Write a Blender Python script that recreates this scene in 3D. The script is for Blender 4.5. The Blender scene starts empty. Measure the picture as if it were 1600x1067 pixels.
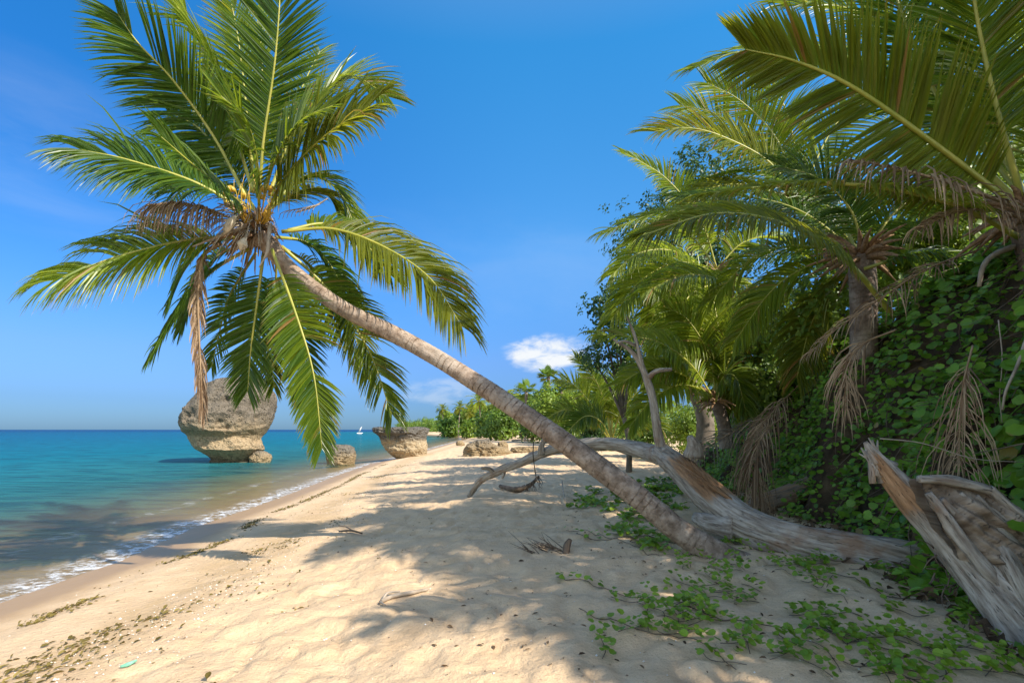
import bpy, math, random
import numpy as np
from mathutils import Vector, noise as mnoise

R = math.radians
rnd = random.Random(7)
scene = bpy.context.scene
COL = scene.collection
# ------------------------------------------------------------------ camera model (1600 px reference)
F, HZ, H = 800.0, 671.0, 1.5
SEA = -0.8
SUN_AZ, SUN_EL = 127.0, 41.0


def P(px, py, D):
    return Vector(((px - 800) / F * D, D, H + (HZ - py) / F * D))


# ------------------------------------------------------------------ noise (numpy)
def _hash(i, j, seed):
    n = (i * 374761393 + j * 668265263 + seed * 974634777) & 0x7fffffff
    n = ((n ^ (n >> 13)) * 1274126177) & 0x7fffffff
    n = (n ^ (n >> 16)) & 0xffff
    return n / 65535.0


def vnoise(x, y, seed=0):
    x = np.asarray(x, float); y = np.asarray(y, float)
    i = np.floor(x).astype(np.int64); j = np.floor(y).astype(np.int64)
    fx = x - i; fy = y - j
    fx = fx * fx * (3 - 2 * fx); fy = fy * fy * (3 - 2 * fy)
    a = _hash(i, j, seed); b = _hash(i + 1, j, seed); c = _hash(i, j + 1, seed); d = _hash(i + 1, j + 1, seed)
    return (a * (1 - fx) + b * fx) * (1 - fy) + (c * (1 - fx) + d * fx) * fy - 0.5


def fbm(x, y, seed=0, o=4):
    s = 0; a = 1.0
    for k in range(o):
        s = s + a * vnoise(np.asarray(x) * 2 ** k, np.asarray(y) * 2 ** k, seed + k * 17); a *= 0.5
    return s


# ------------------------------------------------------------------ terrain functions
_XS = [(-40, -6.5), (4, -6.7), (7, -6.8), (9, -6.85), (12, -7.45), (17, -7.8), (25, -8.7), (34, -9.4), (45, -9.3), (70, -9.9),
       (110, -10.8), (150, -15), (200, -29), (280, -58), (400, -97), (440, -100), (520, -60), (900, 3200), (4000, 9000)]


def xs(y):
    return np.interp(y, [a for a, b in _XS], [b for a, b in _XS])


def gz(x, y, detail=True):
    x = np.asarray(x, float); y = np.asarray(y, float)
    s = x - xs(y)
    z = np.where(s < 0, SEA + 0.085 * s, SEA + 0.85 * np.tanh(s / 5.0))
    z = np.maximum(z, -5.0)
    if detail:
        dry = np.clip((s - 1.6) / 3.0, 0, 1)
        z = z + 0.10 * fbm(x * 0.45, y * 0.45, 3, 2) * dry * np.clip(40 / (y + 1), 0.3, 1)
        rough = np.clip((s - 2.6) / 2.0, 0.06, 1) * np.clip(30 / (np.abs(y) + 1), 0, 1)
        n1 = fbm(x * 2.6, y * 2.6, 11, 3)
        pits = np.abs(vnoise(x * 3.3 + 5, y * 3.3, 23)) * 2
        n2 = fbm(x * 6.5, y * 6.5, 41, 2)
        z = z + rough * (0.055 * n1 + 0.03 * n2 - 0.11 * np.clip(0.33 - pits, 0, 1))
        # small berm lines parallel to the shore
        z = z + 0.025 * np.exp(-((s - 2.0 - 0.35 * fbm(y * 0.4, y * 0.1, 5, 2)) / 0.25) ** 2) * np.clip(30 / (np.abs(y) + 1), 0, 1)
        z = z - 0.03 * np.exp(-((s - 3.1 - 0.5 * fbm(y * 0.3, 3.0, 6, 2)) / 0.35) ** 2) * np.clip(30 / (np.abs(y) + 1), 0, 1)
    return z


def G(px, py):
    """ground point seen at a pixel"""
    dx = (px - 800) / F; dz = (HZ - py) / F
    t = np.arange(2.0, 300.0, 0.02)
    z = H + dz * t; g = gz(dx * t, t)
    k = int(np.argmax(z < g))
    return Vector((dx * t[k], t[k], float(g[k])))


def gp(x, y, dz=0.0):
    return Vector((x, y, float(gz(x, y)) + dz))


def xb(y):
    return np.interp(y, [-8, 3.6, 5.7, 8, 11, 17, 24], [3.3, 3.95, 4.4, 4.8, 5.3, 6.1, 7.0])


def hb(y):
    return np.interp(y, [-8, 7, 10, 14, 18, 21], [3.9, 3.9, 3.4, 2.5, 1.0, -0.3])


def bank_z(x, y):
    x = np.asarray(x, float); y = np.asarray(y, float)
    t = (x - xb(y)) + 0.7 * fbm(x * 0.9, y * 0.9, 31, 3)
    u = np.clip(t / 1.35, 0, 1); u = u * u * (3 - 2 * u) * 0.85 + 0.15 * np.clip(t / 5.0, 0, 1)
    return -0.25 + (hb(y) + 0.3) * u + 0.42 * fbm(x * 1.3, y * 1.3, 37, 3) * np.clip(t / 1.0, 0, 1)


# ------------------------------------------------------------------ mesh builder
class MB:
    def __init__(s):
        s.v = []; s.f = []; s.m = []; s.tint = []; s.grain = []; s.along = []

    def vert(s, p, tint=0.5, grain=(0, 0, 0), along=0.0):
        s.v.append((p[0], p[1], p[2])); s.tint.append(tint); s.grain.append(tuple(grain)); s.along.append(along)
        return len(s.v) - 1

    def face(s, idx, mi=0):
        s.f.append(tuple(idx)); s.m.append(mi)

    def build(s, name, mats, parent=None, origin=None, smooth=True):
        if origin is None:
            origin = parent_origin(parent) if parent else Vector((0, 0, 0))
        me = bpy.data.meshes.new(name)
        o = origin
        me.from_pydata([(a - o[0], b - o[1], c - o[2]) for a, b, c in s.v], [], s.f)
        if not isinstance(mats, (list, tuple)):
            mats = [mats]
        for m in mats:
            me.materials.append(m)
        me.polygons.foreach_set('material_index', s.m)
        me.polygons.foreach_set('use_smooth', [smooth] * len(s.f))
        a = me.attributes.new('tint', 'FLOAT', 'POINT'); a.data.foreach_set('value', s.tint)
        a = me.attributes.new('along', 'FLOAT', 'POINT'); a.data.foreach_set('value', s.along)
        a = me.attributes.new('grain', 'FLOAT_VECTOR', 'POINT'); a.data.foreach_set('vector', [c for g in s.grain for c in g])
        me.update()
        ob = bpy.data.objects.new(name, me); COL.objects.link(ob)
        if parent:
            ob.parent = parent
        else:
            ob.location = o
        return ob


def parent_origin(p):
    o = Vector((0, 0, 0))
    while p is not None:
        o = o + p.location; p = p.parent
    return o


def tag(o, label, cat, group=None):
    o['label'] = label; o['category'] = cat
    if group: o['group'] = group
    return o


def thing(name, label, cat, loc, group=None):
    o = bpy.data.objects.new(name, None); COL.objects.link(o); o.location = loc
    o.empty_display_size = 0.1
    return tag(o, label, cat, group)


def structure(o):
    o['kind'] = 'structure'; return o


def stuff(o, label, cat):
    o['kind'] = 'stuff'; return tag(o, label, cat)


def catmull(pts, n):
    pts = [Vector(p) for p in pts]
    if len(pts) == 2:
        pts = [pts[0], pts[0].lerp(pts[1], .33), pts[0].lerp(pts[1], .67), pts[1]]
    q = [pts[0] * 2 - pts[1]] + pts + [pts[-1] * 2 - pts[-2]]
    dense = []; par = []
    for i in range(1, len(q) - 2):
        for k in range(12):
            t = k / 12; t2 = t * t; t3 = t2 * t
            dense.append(0.5 * ((2 * q[i]) + (q[i + 1] - q[i - 1]) * t + (2 * q[i - 1] - 5 * q[i] + 4 * q[i + 1] - q[i + 2]) * t2 + (3 * q[i] - q[i - 1] - 3 * q[i + 1] + q[i + 2]) * t3))
            par.append(i - 1 + t)
    dense.append(pts[-1].copy()); par.append(len(pts) - 1.0)
    L = [0.0]
    for a, b in zip(dense, dense[1:]):
        L.append(L[-1] + (b - a).length)
    A = np.array(L); X = np.array([list(d) for d in dense])
    u = np.linspace(0, L[-1], n)
    out = np.stack([np.interp(u, A, X[:, k]) for k in range(3)], 1)
    pr = np.interp(u, A, np.array(par))
    return [Vector(o) for o in out], pr, L[-1]


def tube(mb, pts, radii, nseg=10, n=None, step=0.12, disp=None, mi=0, tint=0.5, cap=True, gscale=0.12, rough=0.0, seed=0, flat=1.0):
    """swept tube through control points; disp(along, ang) scales the radius"""
    L0 = sum((Vector(b) - Vector(a)).length for a, b in zip(pts, pts[1:]))
    n = n or max(4, int(L0 / step))
    c, pr, L = catmull(pts, n)
    rad = np.interp(pr, range(len(radii)), radii)
    ref = None; rings = []
    for i in range(n):
        T = (c[min(i + 1, n - 1)] - c[max(i - 1, 0)]).normalized()
        if ref is None:
            ref = Vector((0, 0, 1)) if abs(T.z) < 0.9 else Vector((1, 0, 0))
        A = (ref - T * ref.dot(T)).normalized(); B = T.cross(A); ref = A
        al = L * i / (n - 1)
        ring = []
        for k in range(nseg):
            an = 2 * math.pi * k / nseg
            r = rad[i]
            if disp: r *= disp(al, an)
            d = A * math.cos(an) + B * math.sin(an) * flat
            if rough:
                q = Vector((math.cos(an) * 1.3 + seed, math.sin(an) * 1.3, al * 0.9 / max(0.25, 4 * rad[i])))
                r *= 1 + rough * (mnoise.noise(q) + 0.6 * mnoise.noise(q * 2.7))
            ring.append(mb.vert(c[i] + d * r, tint, (math.cos(an) * rad[i] + seed * 3.1, math.sin(an) * rad[i], al * gscale), al))
        rings.append(ring)
    for i in range(n - 1):
        for k in range(nseg):
            k2 = (k + 1) % nseg
            mb.face((rings[i][k], rings[i][k2], rings[i + 1][k2], rings[i + 1][k]), mi)
    if cap:
        mb.face(tuple(reversed(rings[0])), mi); mb.face(tuple(rings[-1]), mi)
    return c, rad


# ------------------------------------------------------------------ materials
def new_mat(name):
    m = bpy.data.materials.new(name); m.use_nodes = True
    nt = m.node_tree
    for n in list(nt.nodes): nt.nodes.remove(n)
    return m, nt


class NT:
    def __init__(s, nt): s.nt = nt

    def n(s, t, **kw):
        x = s.nt.nodes.new(t)
        for k, v in kw.items(): setattr(x, k, v)
        return x

    def l(s, a, b): s.nt.links.new(a, b)

    def attr(s, name, out='Fac'):
        a = s.n('ShaderNodeAttribute'); a.attribute_name = name; return a.outputs[out]

    def noise(s, scale, detail=4, vec=None, rough=0.55, dist=0.0):
        t = s.n('ShaderNodeTexNoise'); t.inputs['Scale'].default_value = scale; t.inputs['Detail'].default_value = detail
        t.inputs['Roughness'].default_value = rough; t.inputs['Distortion'].default_value = dist
        if vec is not None: s.l(vec, t.inputs['Vector'])
        return t.outputs['Fac']

    def ramp(s, fac, stops, interp='LINEAR'):
        r = s.n('ShaderNodeValToRGB'); r.color_ramp.interpolation = interp
        e = r.color_ramp.elements
        while len(e) < len(stops): e.new(0.5)
        for el, (p, c) in zip(e, stops):
            el.position = p; el.color = (c[0], c[1], c[2], 1) if not isinstance(c, (int, float)) else (c, c, c, 1)
        s.l(fac, r.inputs[0]); return r.outputs[0]

    def mix(s, fac, a, b, mode='MIX'):
        m = s.n('ShaderNodeMix', data_type='RGBA', blend_type=mode)
        for sock, v in ((m.inputs[0], fac), (m.inputs[6], a), (m.inputs[7], b)):
            if isinstance(v, (int, float)): sock.default_value = v
            elif isinstance(v, tuple): sock.default_value = (*v, 1)
            else: s.l(v, sock)
        return m.outputs[2]

    def math(s, op, a, b=0.0, c=0.0, clamp=False):
        m = s.n('ShaderNodeMath', operation=op); m.use_clamp = clamp
        for i, v in enumerate((a, b, c)):
            if isinstance(v, (int, float)): m.inputs[i].default_value = v
            else: s.l(v, m.inputs[i])
        return m.outputs[0]

    def smooth(s, v, lo, hi):
        m = s.n('ShaderNodeMapRange', interpolation_type='SMOOTHSTEP'); s.l(v, m.inputs[0])
        m.inputs[1].default_value = lo; m.inputs[2].default_value = hi
        return m.outputs[0]

    def bump(s, h, strength=0.5, dist=0.02):
        b = s.n('ShaderNodeBump'); b.inputs['Strength'].default_value = strength; b.inputs['Distance'].default_value = dist
        s.l(h, b.inputs['Height']); return b.outputs[0]

    def principled(s, col, rough=0.7, normal=None, spec=0.3):
        p = s.n('ShaderNodeBsdfPrincipled')
        if isinstance(col, tuple): p.inputs['Base Color'].default_value = (*col, 1)
        else: s.l(col, p.inputs['Base Color'])
        if isinstance(rough, (int, float)): p.inputs['Roughness'].default_value = rough
        else: s.l(rough, p.inputs['Roughness'])
        p.inputs['Specular IOR Level'].default_value = spec
        if normal is not None: s.l(normal, p.inputs['Normal'])
        return p.outputs[0]

    def out(s, sh):
        o = s.n('ShaderNodeOutputMaterial'); s.l(sh, o.inputs[0])


def leaf_mat(name, dark, light, trans, tw=0.4, rough=0.38, brown=None, spec=0.5, patch=1.3):
    m, nt = new_mat(name); k = NT(nt)
    t = k.attr('tint')
    tc = k.n('ShaderNodeTexCoord').outputs['Object']
    nz = k.noise(patch, 3, tc)
    f = k.math('ADD', k.math('MULTIPLY', t, 0.75), k.math('MULTIPLY', k.math('SUBTRACT', nz, 0.5), 0.9), clamp=True)
    col = k.ramp(f, [(0.05, dark), (0.85, light)])
    if brown:
        al = k.attr('along')
        tip = k.smooth(k.math('ADD', al, k.math('MULTIPLY', k.noise(9.0, 2, tc), 0.35)), 1.02, 1.22)
        col = k.mix(k.math('MAXIMUM', tip, k.smooth(t, 1.05, 1.3)), col, brown)
    p = k.principled(col, rough, None, spec)
    tr = k.n('ShaderNodeBsdfTranslucent')
    k.l(k.mix(0.5, col, trans, 'MIX'), tr.inputs[0])
    mx = k.n('ShaderNodeMixShader'); mx.inputs[0].default_value = tw
    k.l(p, mx.inputs[1]); k.l(tr.outputs[0], mx.inputs[2]); k.out(mx.outputs[0])
    return m


def plain_mat(name, stops, scale=6.0, rough=0.8, bump=0.4, bdist=0.01, vec='Object', detail=5, spec=0.25):
    m, nt = new_mat(name); k = NT(nt)
    v = k.n('ShaderNodeTexCoord').outputs['Object'] if vec == 'Object' else k.attr(vec, 'Vector')
    nz = k.noise(scale, detail, v, 0.62)
    k.out(k.principled(k.ramp(nz, stops), rough, k.bump(nz, bump, bdist), spec))
    return m


M = {}
M['frond'] = leaf_mat('coconut_leaf', (0.045, 0.10, 0.010), (0.22, 0.28, 0.016), (0.50, 0.58, 0.03), 0.46, 0.34, (0.30, 0.17, 0.06), 0.6)
M['frond_bright'] = leaf_mat('coconut_leaf_young_sunlit', (0.11, 0.18, 0.012), (0.34, 0.39, 0.025), (0.62, 0.68, 0.04), 0.48, 0.36, (0.34, 0.22, 0.07), 0.5)  # young yellow-green; on other palms the sunlit look is put into this colour
M['frond_olive'] = leaf_mat('coconut_leaf_old', (0.075, 0.11, 0.010), (0.23, 0.25, 0.022), (0.62, 0.60, 0.03), 0.54, 0.45, (0.33, 0.16, 0.05), 0.4)
M['frond_dark'] = leaf_mat('coconut_leaf_deep', (0.030, 0.082, 0.012), (0.115, 0.19, 0.020), (0.36, 0.50, 0.03), 0.44, 0.36, None, 0.5)
M['frond_dry'] = leaf_mat('dry_palm_leaf', (0.15, 0.09, 0.05), (0.58, 0.43, 0.28), (0.45, 0.26, 0.12), 0.28, 0.7, None, 0.2)
M['frond_grey'] = leaf_mat('grey_dead_palm_leaf', (0.10, 0.080, 0.060), (0.30, 0.25, 0.19), (0.3, 0.22, 0.14), 0.2, 0.8, None, 0.2)
M['rachis'] = plain_mat('frond_midrib', [(0.3, (0.26, 0.27, 0.035)), (0.7, (0.42, 0.38, 0.07))], 3.0, 0.45, 0.15, 0.004, 'Object', 3, 0.5)
M['rachis_dry'] = plain_mat('dry_midrib', [(0.3, (0.20, 0.12, 0.06)), (0.7, (0.38, 0.27, 0.16))], 5.0, 0.75, 0.3, 0.004)
M['leaf_vine'] = leaf_mat('creeper_leaf', (0.06, 0.17, 0.013), (0.25, 0.44, 0.038), (0.26, 0.44, 0.04), 0.34, 0.36, (0.30, 0.21, 0.05), 0.45)
M['leaf_goat'] = leaf_mat('beach_creeper_leaf', (0.085, 0.19, 0.014), (0.27, 0.40, 0.030), (0.40, 0.58, 0.05), 0.35, 0.40, (0.30, 0.22, 0.06), 0.4)
M['leaf_tree'] = leaf_mat('tree_leaf_dark', (0.018, 0.055, 0.016), (0.07, 0.14, 0.028), (0.15, 0.27, 0.03), 0.30, 0.40, None, 0.4, 0.5)
M['leaf_shrub'] = leaf_mat('shrub_leaf_bright', (0.09, 0.17, 0.015), (0.30, 0.38, 0.04), (0.48, 0.58, 0.05), 0.40, 0.42, None, 0.4, 0.7)
M['leaf_mid'] = leaf_mat('tree_leaf_mid', (0.06, 0.13, 0.016), (0.23, 0.32, 0.035), (0.3, 0.45, 0.05), 0.34, 0.42, None, 0.4, 0.5)
M['leaf_litter'] = leaf_mat('dead_leaf', (0.055, 0.035, 0.020), (0.24, 0.15, 0.08), (0.3, 0.17, 0.07), 0.15, 0.8, None, 0.2)
M['twig'] = plain_mat('brown_twig', [(0.3, (0.07, 0.05, 0.035)), (0.7, (0.19, 0.14, 0.10))], 8.0, 0.85, 0.3, 0.004)
M['pale_twig'] = plain_mat('pale_twig', [(0.3, (0.24, 0.19, 0.14)), (0.7, (0.46, 0.38, 0.29))], 8.0, 0.8, 0.3, 0.004)
M['bark'] = plain_mat('tree_bark', [(0.3, (0.09, 0.07, 0.05)), (0.7, (0.22, 0.18, 0.14))], 3.0, 0.9, 0.6, 0.03)
M['fruit'] = plain_mat('young_coconut', [(0.3, (0.34, 0.18, 0.02)), (0.7, (0.55, 0.36, 0.04))], 6.0, 0.4, 0.1, 0.004, 'Object', 3, 0.5)
M['fibre'] = plain_mat('sheath_fibre', [(0.3, (0.14, 0.075, 0.04)), (0.7, (0.36, 0.23, 0.13))], 30.0, 0.9, 0.7, 0.01)
M['spathe'] = plain_mat('pale_spathe', [(0.3, (0.42, 0.36, 0.27)), (0.7, (0.62, 0.54, 0.42))], 10.0, 0.6, 0.3, 0.006)
M['rope'] = plain_mat('rope_fibre', [(0.3, (0.05, 0.045, 0.035)), (0.7, (0.12, 0.10, 0.08))], 40.0, 0.9, 0.5, 0.004)


def trunk_mat(name, c1, c2, c3, ring=0.085):
    m, nt = new_mat(name); k = NT(nt)
    g = k.attr('grain', 'Vector'); al = k.attr('along')
    tc = k.n('ShaderNodeTexCoord').outputs['Object']
    wob = k.math('MULTIPLY', k.noise(5.0, 3, tc), 0.10)
    a2 = k.math('ADD', al, wob)
    fr = k.math('FRACT', k.math('DIVIDE', a2, ring))
    groove = k.math('SUBTRACT', 1.0, k.smooth(fr, 0.0, 0.22))
    nz = k.noise(7.0, 6, tc, 0.65)
    big = k.noise(1.4, 3, tc)
    col = k.ramp(nz, [(0.33, c1), (0.5, c2), (0.66, c3)])
    col = k.mix(k.math('MULTIPLY', k.smooth(big, 0.48, 0.70), 0.6), col, (0.42, 0.355, 0.28), 'MIX')
    crack = k.noise(34.0, 3, g)
    col = k.mix(k.math('MULTIPLY', k.smooth(k.noise(16.0, 5, tc, 0.7), 0.52, 0.66), 0.6), col, (0.13, 0.09, 0.06))
    grv = k.math('MULTIPLY', groove, k.math('MULTIPLY', k.smooth(k.noise(4.0, 3, tc), 0.40, 0.70), k.math('ADD', 0.40, k.math('MULTIPLY', k.smooth(al, 0.8, 3.2), 0.7))))
    col = k.mix(k.math('MULTIPLY', grv, 0.75), col, (0.12, 0.08, 0.055))
    col = k.mix(k.math('MULTIPLY', k.smooth(crack, 0.60, 0.72), 0.5), col, (0.12, 0.08, 0.055))
    h = k.math('SUBTRACT', k.math('ADD', k.math('MULTIPLY', nz, 0.7), k.math('MULTIPLY', crack, -0.3)), k.math('MULTIPLY', grv, 0.6))
    k.out(k.principled(col, 0.82, k.bump(h, 1.0, 0.035), 0.25))
    return m


M['trunk'] = trunk_mat('coconut_trunk', (0.155, 0.105, 0.07), (0.30, 0.22, 0.16), (0.45, 0.355, 0.275))
M['trunk_dark'] = trunk_mat('coconut_trunk_dark', (0.10, 0.07, 0.05), (0.19, 0.14, 0.11), (0.28, 0.22, 0.18))


def drift_mat(name, orange=0.0, dark=1.0):
    m, nt = new_mat(name); k = NT(nt)
    g = k.attr('grain', 'Vector'); tc = k.n('ShaderNodeTexCoord').outputs['Object']
    st = k.noise(26.0, 6, g, 0.62)
    fine = k.noise(90.0, 4, g, 0.6)
    col = k.ramp(st, [(0.25, (0.085, 0.062, 0.045)), (0.40, (0.26, 0.205, 0.155)), (0.58, (0.44, 0.375, 0.305)), (0.8, (0.58, 0.515, 0.435))])
    ox = k.smooth(k.noise(1.7, 4, tc), 0.56, 0.68)
    col = k.mix(k.math('MULTIPLY', ox, 0.75), col, (0.25, 0.135, 0.075))
    if orange:
        col = k.mix(k.math('MULTIPLY', k.smooth(k.math('ADD', k.attr('tint'), k.math('MULTIPLY', k.math('SUBTRACT', st, 0.5), 2.2)), 0.20, 0.85), k.math('MULTIPLY', k.smooth(k.attr('tint'), 0.0, 0.6), orange * 0.85), clamp=True), col, k.ramp(st, [(0.3, (0.17, 0.075, 0.028)), (0.7, (0.50, 0.26, 0.11))]))
    if dark < 1: col = k.mix(1.0, col, k.ramp(k.noise(3.2, 5, tc, 0.6), [(0.35, (0.42, 0.34, 0.27)), (0.65, (1.0, 0.93, 0.85))]), 'MULTIPLY')
    crk = k.smooth(fine, 0.60, 0.70)
    col = k.mix(k.math('MULTIPLY', crk, 0.7), col, (0.05, 0.04, 0.033))
    h = k.math('SUBTRACT', st, k.math('MULTIPLY', crk, 0.6))
    k.out(k.principled(col, 0.82, k.bump(h, 0.8, 0.03), 0.25))
    return m


M['drift'] = drift_mat('grey_driftwood', 1.0)
M['root_wood'] = drift_mat('brown_root_wood', 0.0, 0.8)


def rock_mat(name, top, mid, low, zlo, zhi, tide=0.0):
    m, nt = new_mat(name); k = NT(nt)
    tc = k.n('ShaderNodeTexCoord').outputs['Object']
    n1 = k.noise(2.2, 8, tc, 0.68); n2 = k.noise(9.0, 6, tc, 0.65)
    vor = k.n('ShaderNodeTexVoronoi'); vor.inputs['Scale'].default_value = 5.0; k.l(tc, vor.inputs['Vector'])
    pit = k.math('SUBTRACT', 1.0, k.smooth(vor.outputs['Distance'], 0.05, 0.38))
    sx = k.n('ShaderNodeSeparateXYZ'); k.l(tc, sx.inputs[0])
    hgt = k.math('ADD', sx.outputs[2], k.math('MULTIPLY', k.math('SUBTRACT', n1, 0.5), (zhi - zlo) * 0.9))
    f = k.smooth(hgt, zlo, zhi)
    base = k.ramp(n2, [(0.3, low), (0.7, mid)])
    wea = k.ramp(n2, [(0.32, tuple(c * 0.45 for c in top)), (0.68, top)])
    col = k.mix(f, base, wea)
    col = k.mix(k.math('MULTIPLY', k.math('MULTIPLY', pit, k.smooth(n2, 0.45, 0.65)), 0.7), col, (0.05, 0.04, 0.03))
    if tide: col = k.mix(k.math('MULTIPLY', k.math('SUBTRACT', 1.0, k.smooth(hgt, tide * .5, tide * 1.6)), 0.8), col, (0.075, 0.062, 0.036))
    h = k.math('SUBTRACT', k.math('ADD', n1, k.math('MULTIPLY', n2, 0.5)), k.math('MULTIPLY', pit, 0.4))
    k.out(k.principled(col, 0.92, k.bump(h, 1.0, 0.25), 0.15))
    return m


# ------------------------------------------------------------------ world, sun, camera
world = bpy.data.worlds.new('World'); scene.world = world; world.use_nodes = True
wk = NT(world.node_tree)
bg = world.node_tree.nodes['Background']
sky = wk.n('ShaderNodeTexSky'); sky.sky_type = 'NISHITA'; sky.sun_disc = False
sky.sun_elevation = R(SUN_EL); sky.sun_rotation = R(SUN_AZ)
sky.altitude = 0; sky.air_density = 1.0; sky.dust_density = 0.35; sky.ozone_density = 3.0
hs = wk.n('ShaderNodeHueSaturation'); hs.inputs['Saturation'].default_value = 1.18; hs.inputs['Value'].default_value = 1.0
wk.l(sky.outputs[0], hs.inputs['Color'])
tcw = wk.n('ShaderNodeTexCoord').outputs['Generated']


def cloud_mask(px, py, rx, ry, seed, thr, scale, soft=0.2, yscale=2.2):
    d = P(px, py, 1.0) - Vector((0, 0, H))
    mp = wk.n('ShaderNodeMapping'); mp.vector_type = 'POINT'
    dn = d.normalized()
    mp.inputs['Location'].default_value = (-dn.x / rx, -dn.y / rx, -dn.z / ry)
    mp.inputs['Scale'].default_value = (1 / rx, 1 / rx, 1 / ry)
    wk.l(tcw, mp.inputs[0])
    ln = wk.n('ShaderNodeVectorMath', operation='LENGTH'); wk.l(mp.outputs[0], ln.inputs[0])
    fall = wk.math('SUBTRACT', 1.0, wk.smooth(ln.outputs['Value'], 0.15, 1.0))
    mp2 = wk.n('ShaderNodeMapping'); mp2.inputs['Scale'].default_value = (scale, scale, scale * yscale); mp2.inputs['Location'].default_value = (seed, seed * 2.0, seed)
    wk.l(tcw, mp2.inputs[0])
    nz = wk.noise(1.0, 7, mp2.outputs[0], 0.6, 0.4)
    v = wk.math('MULTIPLY', fall, nz)
    return wk.smooth(v, thr, thr + soft)


m1 = cloud_mask(855, 552, 0.15, 0.062, 3.0, 0.20, 22, 0.34)
m2 = wk.math('MULTIPLY', cloud_mask(690, 612, 0.16, 0.05, 9.0, 0.26, 16, 0.3), 0.28)
m3 = wk.math('MULTIPLY', cloud_mask(60, 240, 0.30, 0.20, 14.0, 0.22, 4, 0.5, 3.5), 0.10)
m4 = wk.math('MULTIPLY', cloud_mask(760, 420, 0.7, 0.22, 21.0, 0.22, 3, 0.6, 3.0), 0.08)
cm = wk.math('MAXIMUM', wk.math('MAXIMUM', m1, m2), wk.math('MAXIMUM', m3, m4))
# sky ahead tinted deeper blue; the rest left brighter as added fill light
sxyz = wk.n('ShaderNodeSeparateXYZ'); wk.l(tcw, sxyz.inputs[0])
deep = wk.ramp(sxyz.outputs[2], [(0.0, (0.080, 0.150, 0.290)), (0.05, (0.10, 0.170, 0.310)), (0.13, (0.165, 0.25, 0.40)), (0.33, (0.21, 0.465, 0.62)), (0.60, (0.135, 0.58, 0.76)), (0.72, (0.45, 0.74, 0.85)), (0.88, (1.0, 0.95, 0.88))])
forward = wk.n('ShaderNodeVectorMath', operation='DOT_PRODUCT'); wk.l(tcw, forward.inputs[0]); forward.inputs[1].default_value = (0, 1, 0)
anti = wk.n('ShaderNodeVectorMath', operation='DOT_PRODUCT'); wk.l(tcw, anti.inputs[0]); anti.inputs[1].default_value = (-math.sin(R(SUN_AZ)), -math.cos(R(SUN_AZ)), 0)
tintc = wk.mix(wk.smooth(forward.outputs['Value'], 0.08, 0.50), (1.0, 0.90, 0.78), deep)
core = wk.math('MULTIPLY', wk.smooth(anti.outputs['Value'], 0.45, 0.95), wk.smooth(sxyz.outputs[2], 0.06, 0.42))
tintc = wk.mix(core, tintc, wk.mix(1.0, tintc, (0.38, 0.62, 0.80), 'MULTIPLY'))
skyc = wk.mix(1.0, sky.outputs[0], tintc, 'MULTIPLY')
col = wk.mix(cm, skyc, (2.45, 2.55, 2.65))
wk.l(col, bg.inputs[0]); bg.inputs[1].default_value = 0.14

sun = bpy.data.lights.new('sun', 'SUN'); sun.energy = 2.9; sun.angle = R(0.53); sun.color = (1.0, 0.93, 0.82)
so = bpy.data.objects.new('sun', sun); COL.objects.link(so)
sd = Vector((math.sin(R(SUN_AZ)) * math.cos(R(SUN_EL)), math.cos(R(SUN_AZ)) * math.cos(R(SUN_EL)), math.sin(R(SUN_EL))))
so.rotation_euler = (-sd).to_track_quat('-Z', 'Y').to_euler(); so.location = sd * 60

cam = bpy.data.cameras.new('camera'); co = bpy.data.objects.new('camera', cam); COL.objects.link(co)
co.location = (0, 0, H); co.rotation_euler = (R(90), 0, 0)
cam.sensor_width = 36; cam.lens = F / 1600 * 36; cam.shift_y = (HZ - 533.5) / 1600
cam.clip_start = 0.05; cam.clip_end = 40000
scene.camera = co
scene.view_settings.view_transform = 'Standard'; scene.view_settings.look = 'None'
scene.view_settings.exposure = 1.42; scene.view_settings.gamma = 1.0
scene.cycles.max_bounces = 8; scene.cycles.transparent_max_bounces = 8
scene.cycles.use_denoising = True
scene.cycles.sample_clamp_indirect = 6


# ------------------------------------------------------------------ ground and sea
def grid_mesh(name, X, Y, Z, attrs, mat):
    ny, nx = X.shape
    me = bpy.data.meshes.new(name)
    co_ = np.stack([X, Y, Z], -1).reshape(-1, 3)
    me.vertices.add(ny * nx); me.vertices.foreach_set('co', co_.ravel())
    i = np.arange((ny - 1) * (nx - 1)); r = i // (nx - 1); c = i % (nx - 1); a = r * nx + c
    q = np.stack([a, a + 1, a + nx + 1, a + nx], 1)
    me.loops.add(q.size); me.loops.foreach_set('vertex_index', q.ravel())
    me.polygons.add(len(q)); me.polygons.foreach_set('loop_start', np.arange(len(q)) * 4)
    me.update(calc_edges=True)
    me.polygons.foreach_set('use_smooth', np.ones(len(q), bool))
    for k_, v in attrs.items():
        at = me.attributes.new(k_, 'FLOAT', 'POINT'); at.data.foreach_set('value', np.asarray(v, float).ravel())
    me.materials.append(mat); me.validate(); me.update()
    ob = bpy.data.objects.new(name, me); COL.objects.link(ob); return ob


def rows(y0, far, st, g):
    y = [y0]
    while y[-1] < far: y.append(y[-1] + max(st, g * y[-1]))
    return y


ys = list(np.linspace(-40, 1.5, 60)) + rows(1.6, 3200, 0.036, 0.0115)
xd = list(np.arange(-9.5, 6.0, 0.042))
xl = []; d = 0.06; x = -9.5
while x > -3200: x -= d; d *= 1.16; xl.append(x)
xr = []; d = 0.06; x = xd[-1]
while x < 3200: x += d; d *= 1.16; xr.append(x)
gx = np.array(sorted(xl) + xd + xr); gy = np.array(ys)
X, Y = np.meshgrid(gx, gy)
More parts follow.
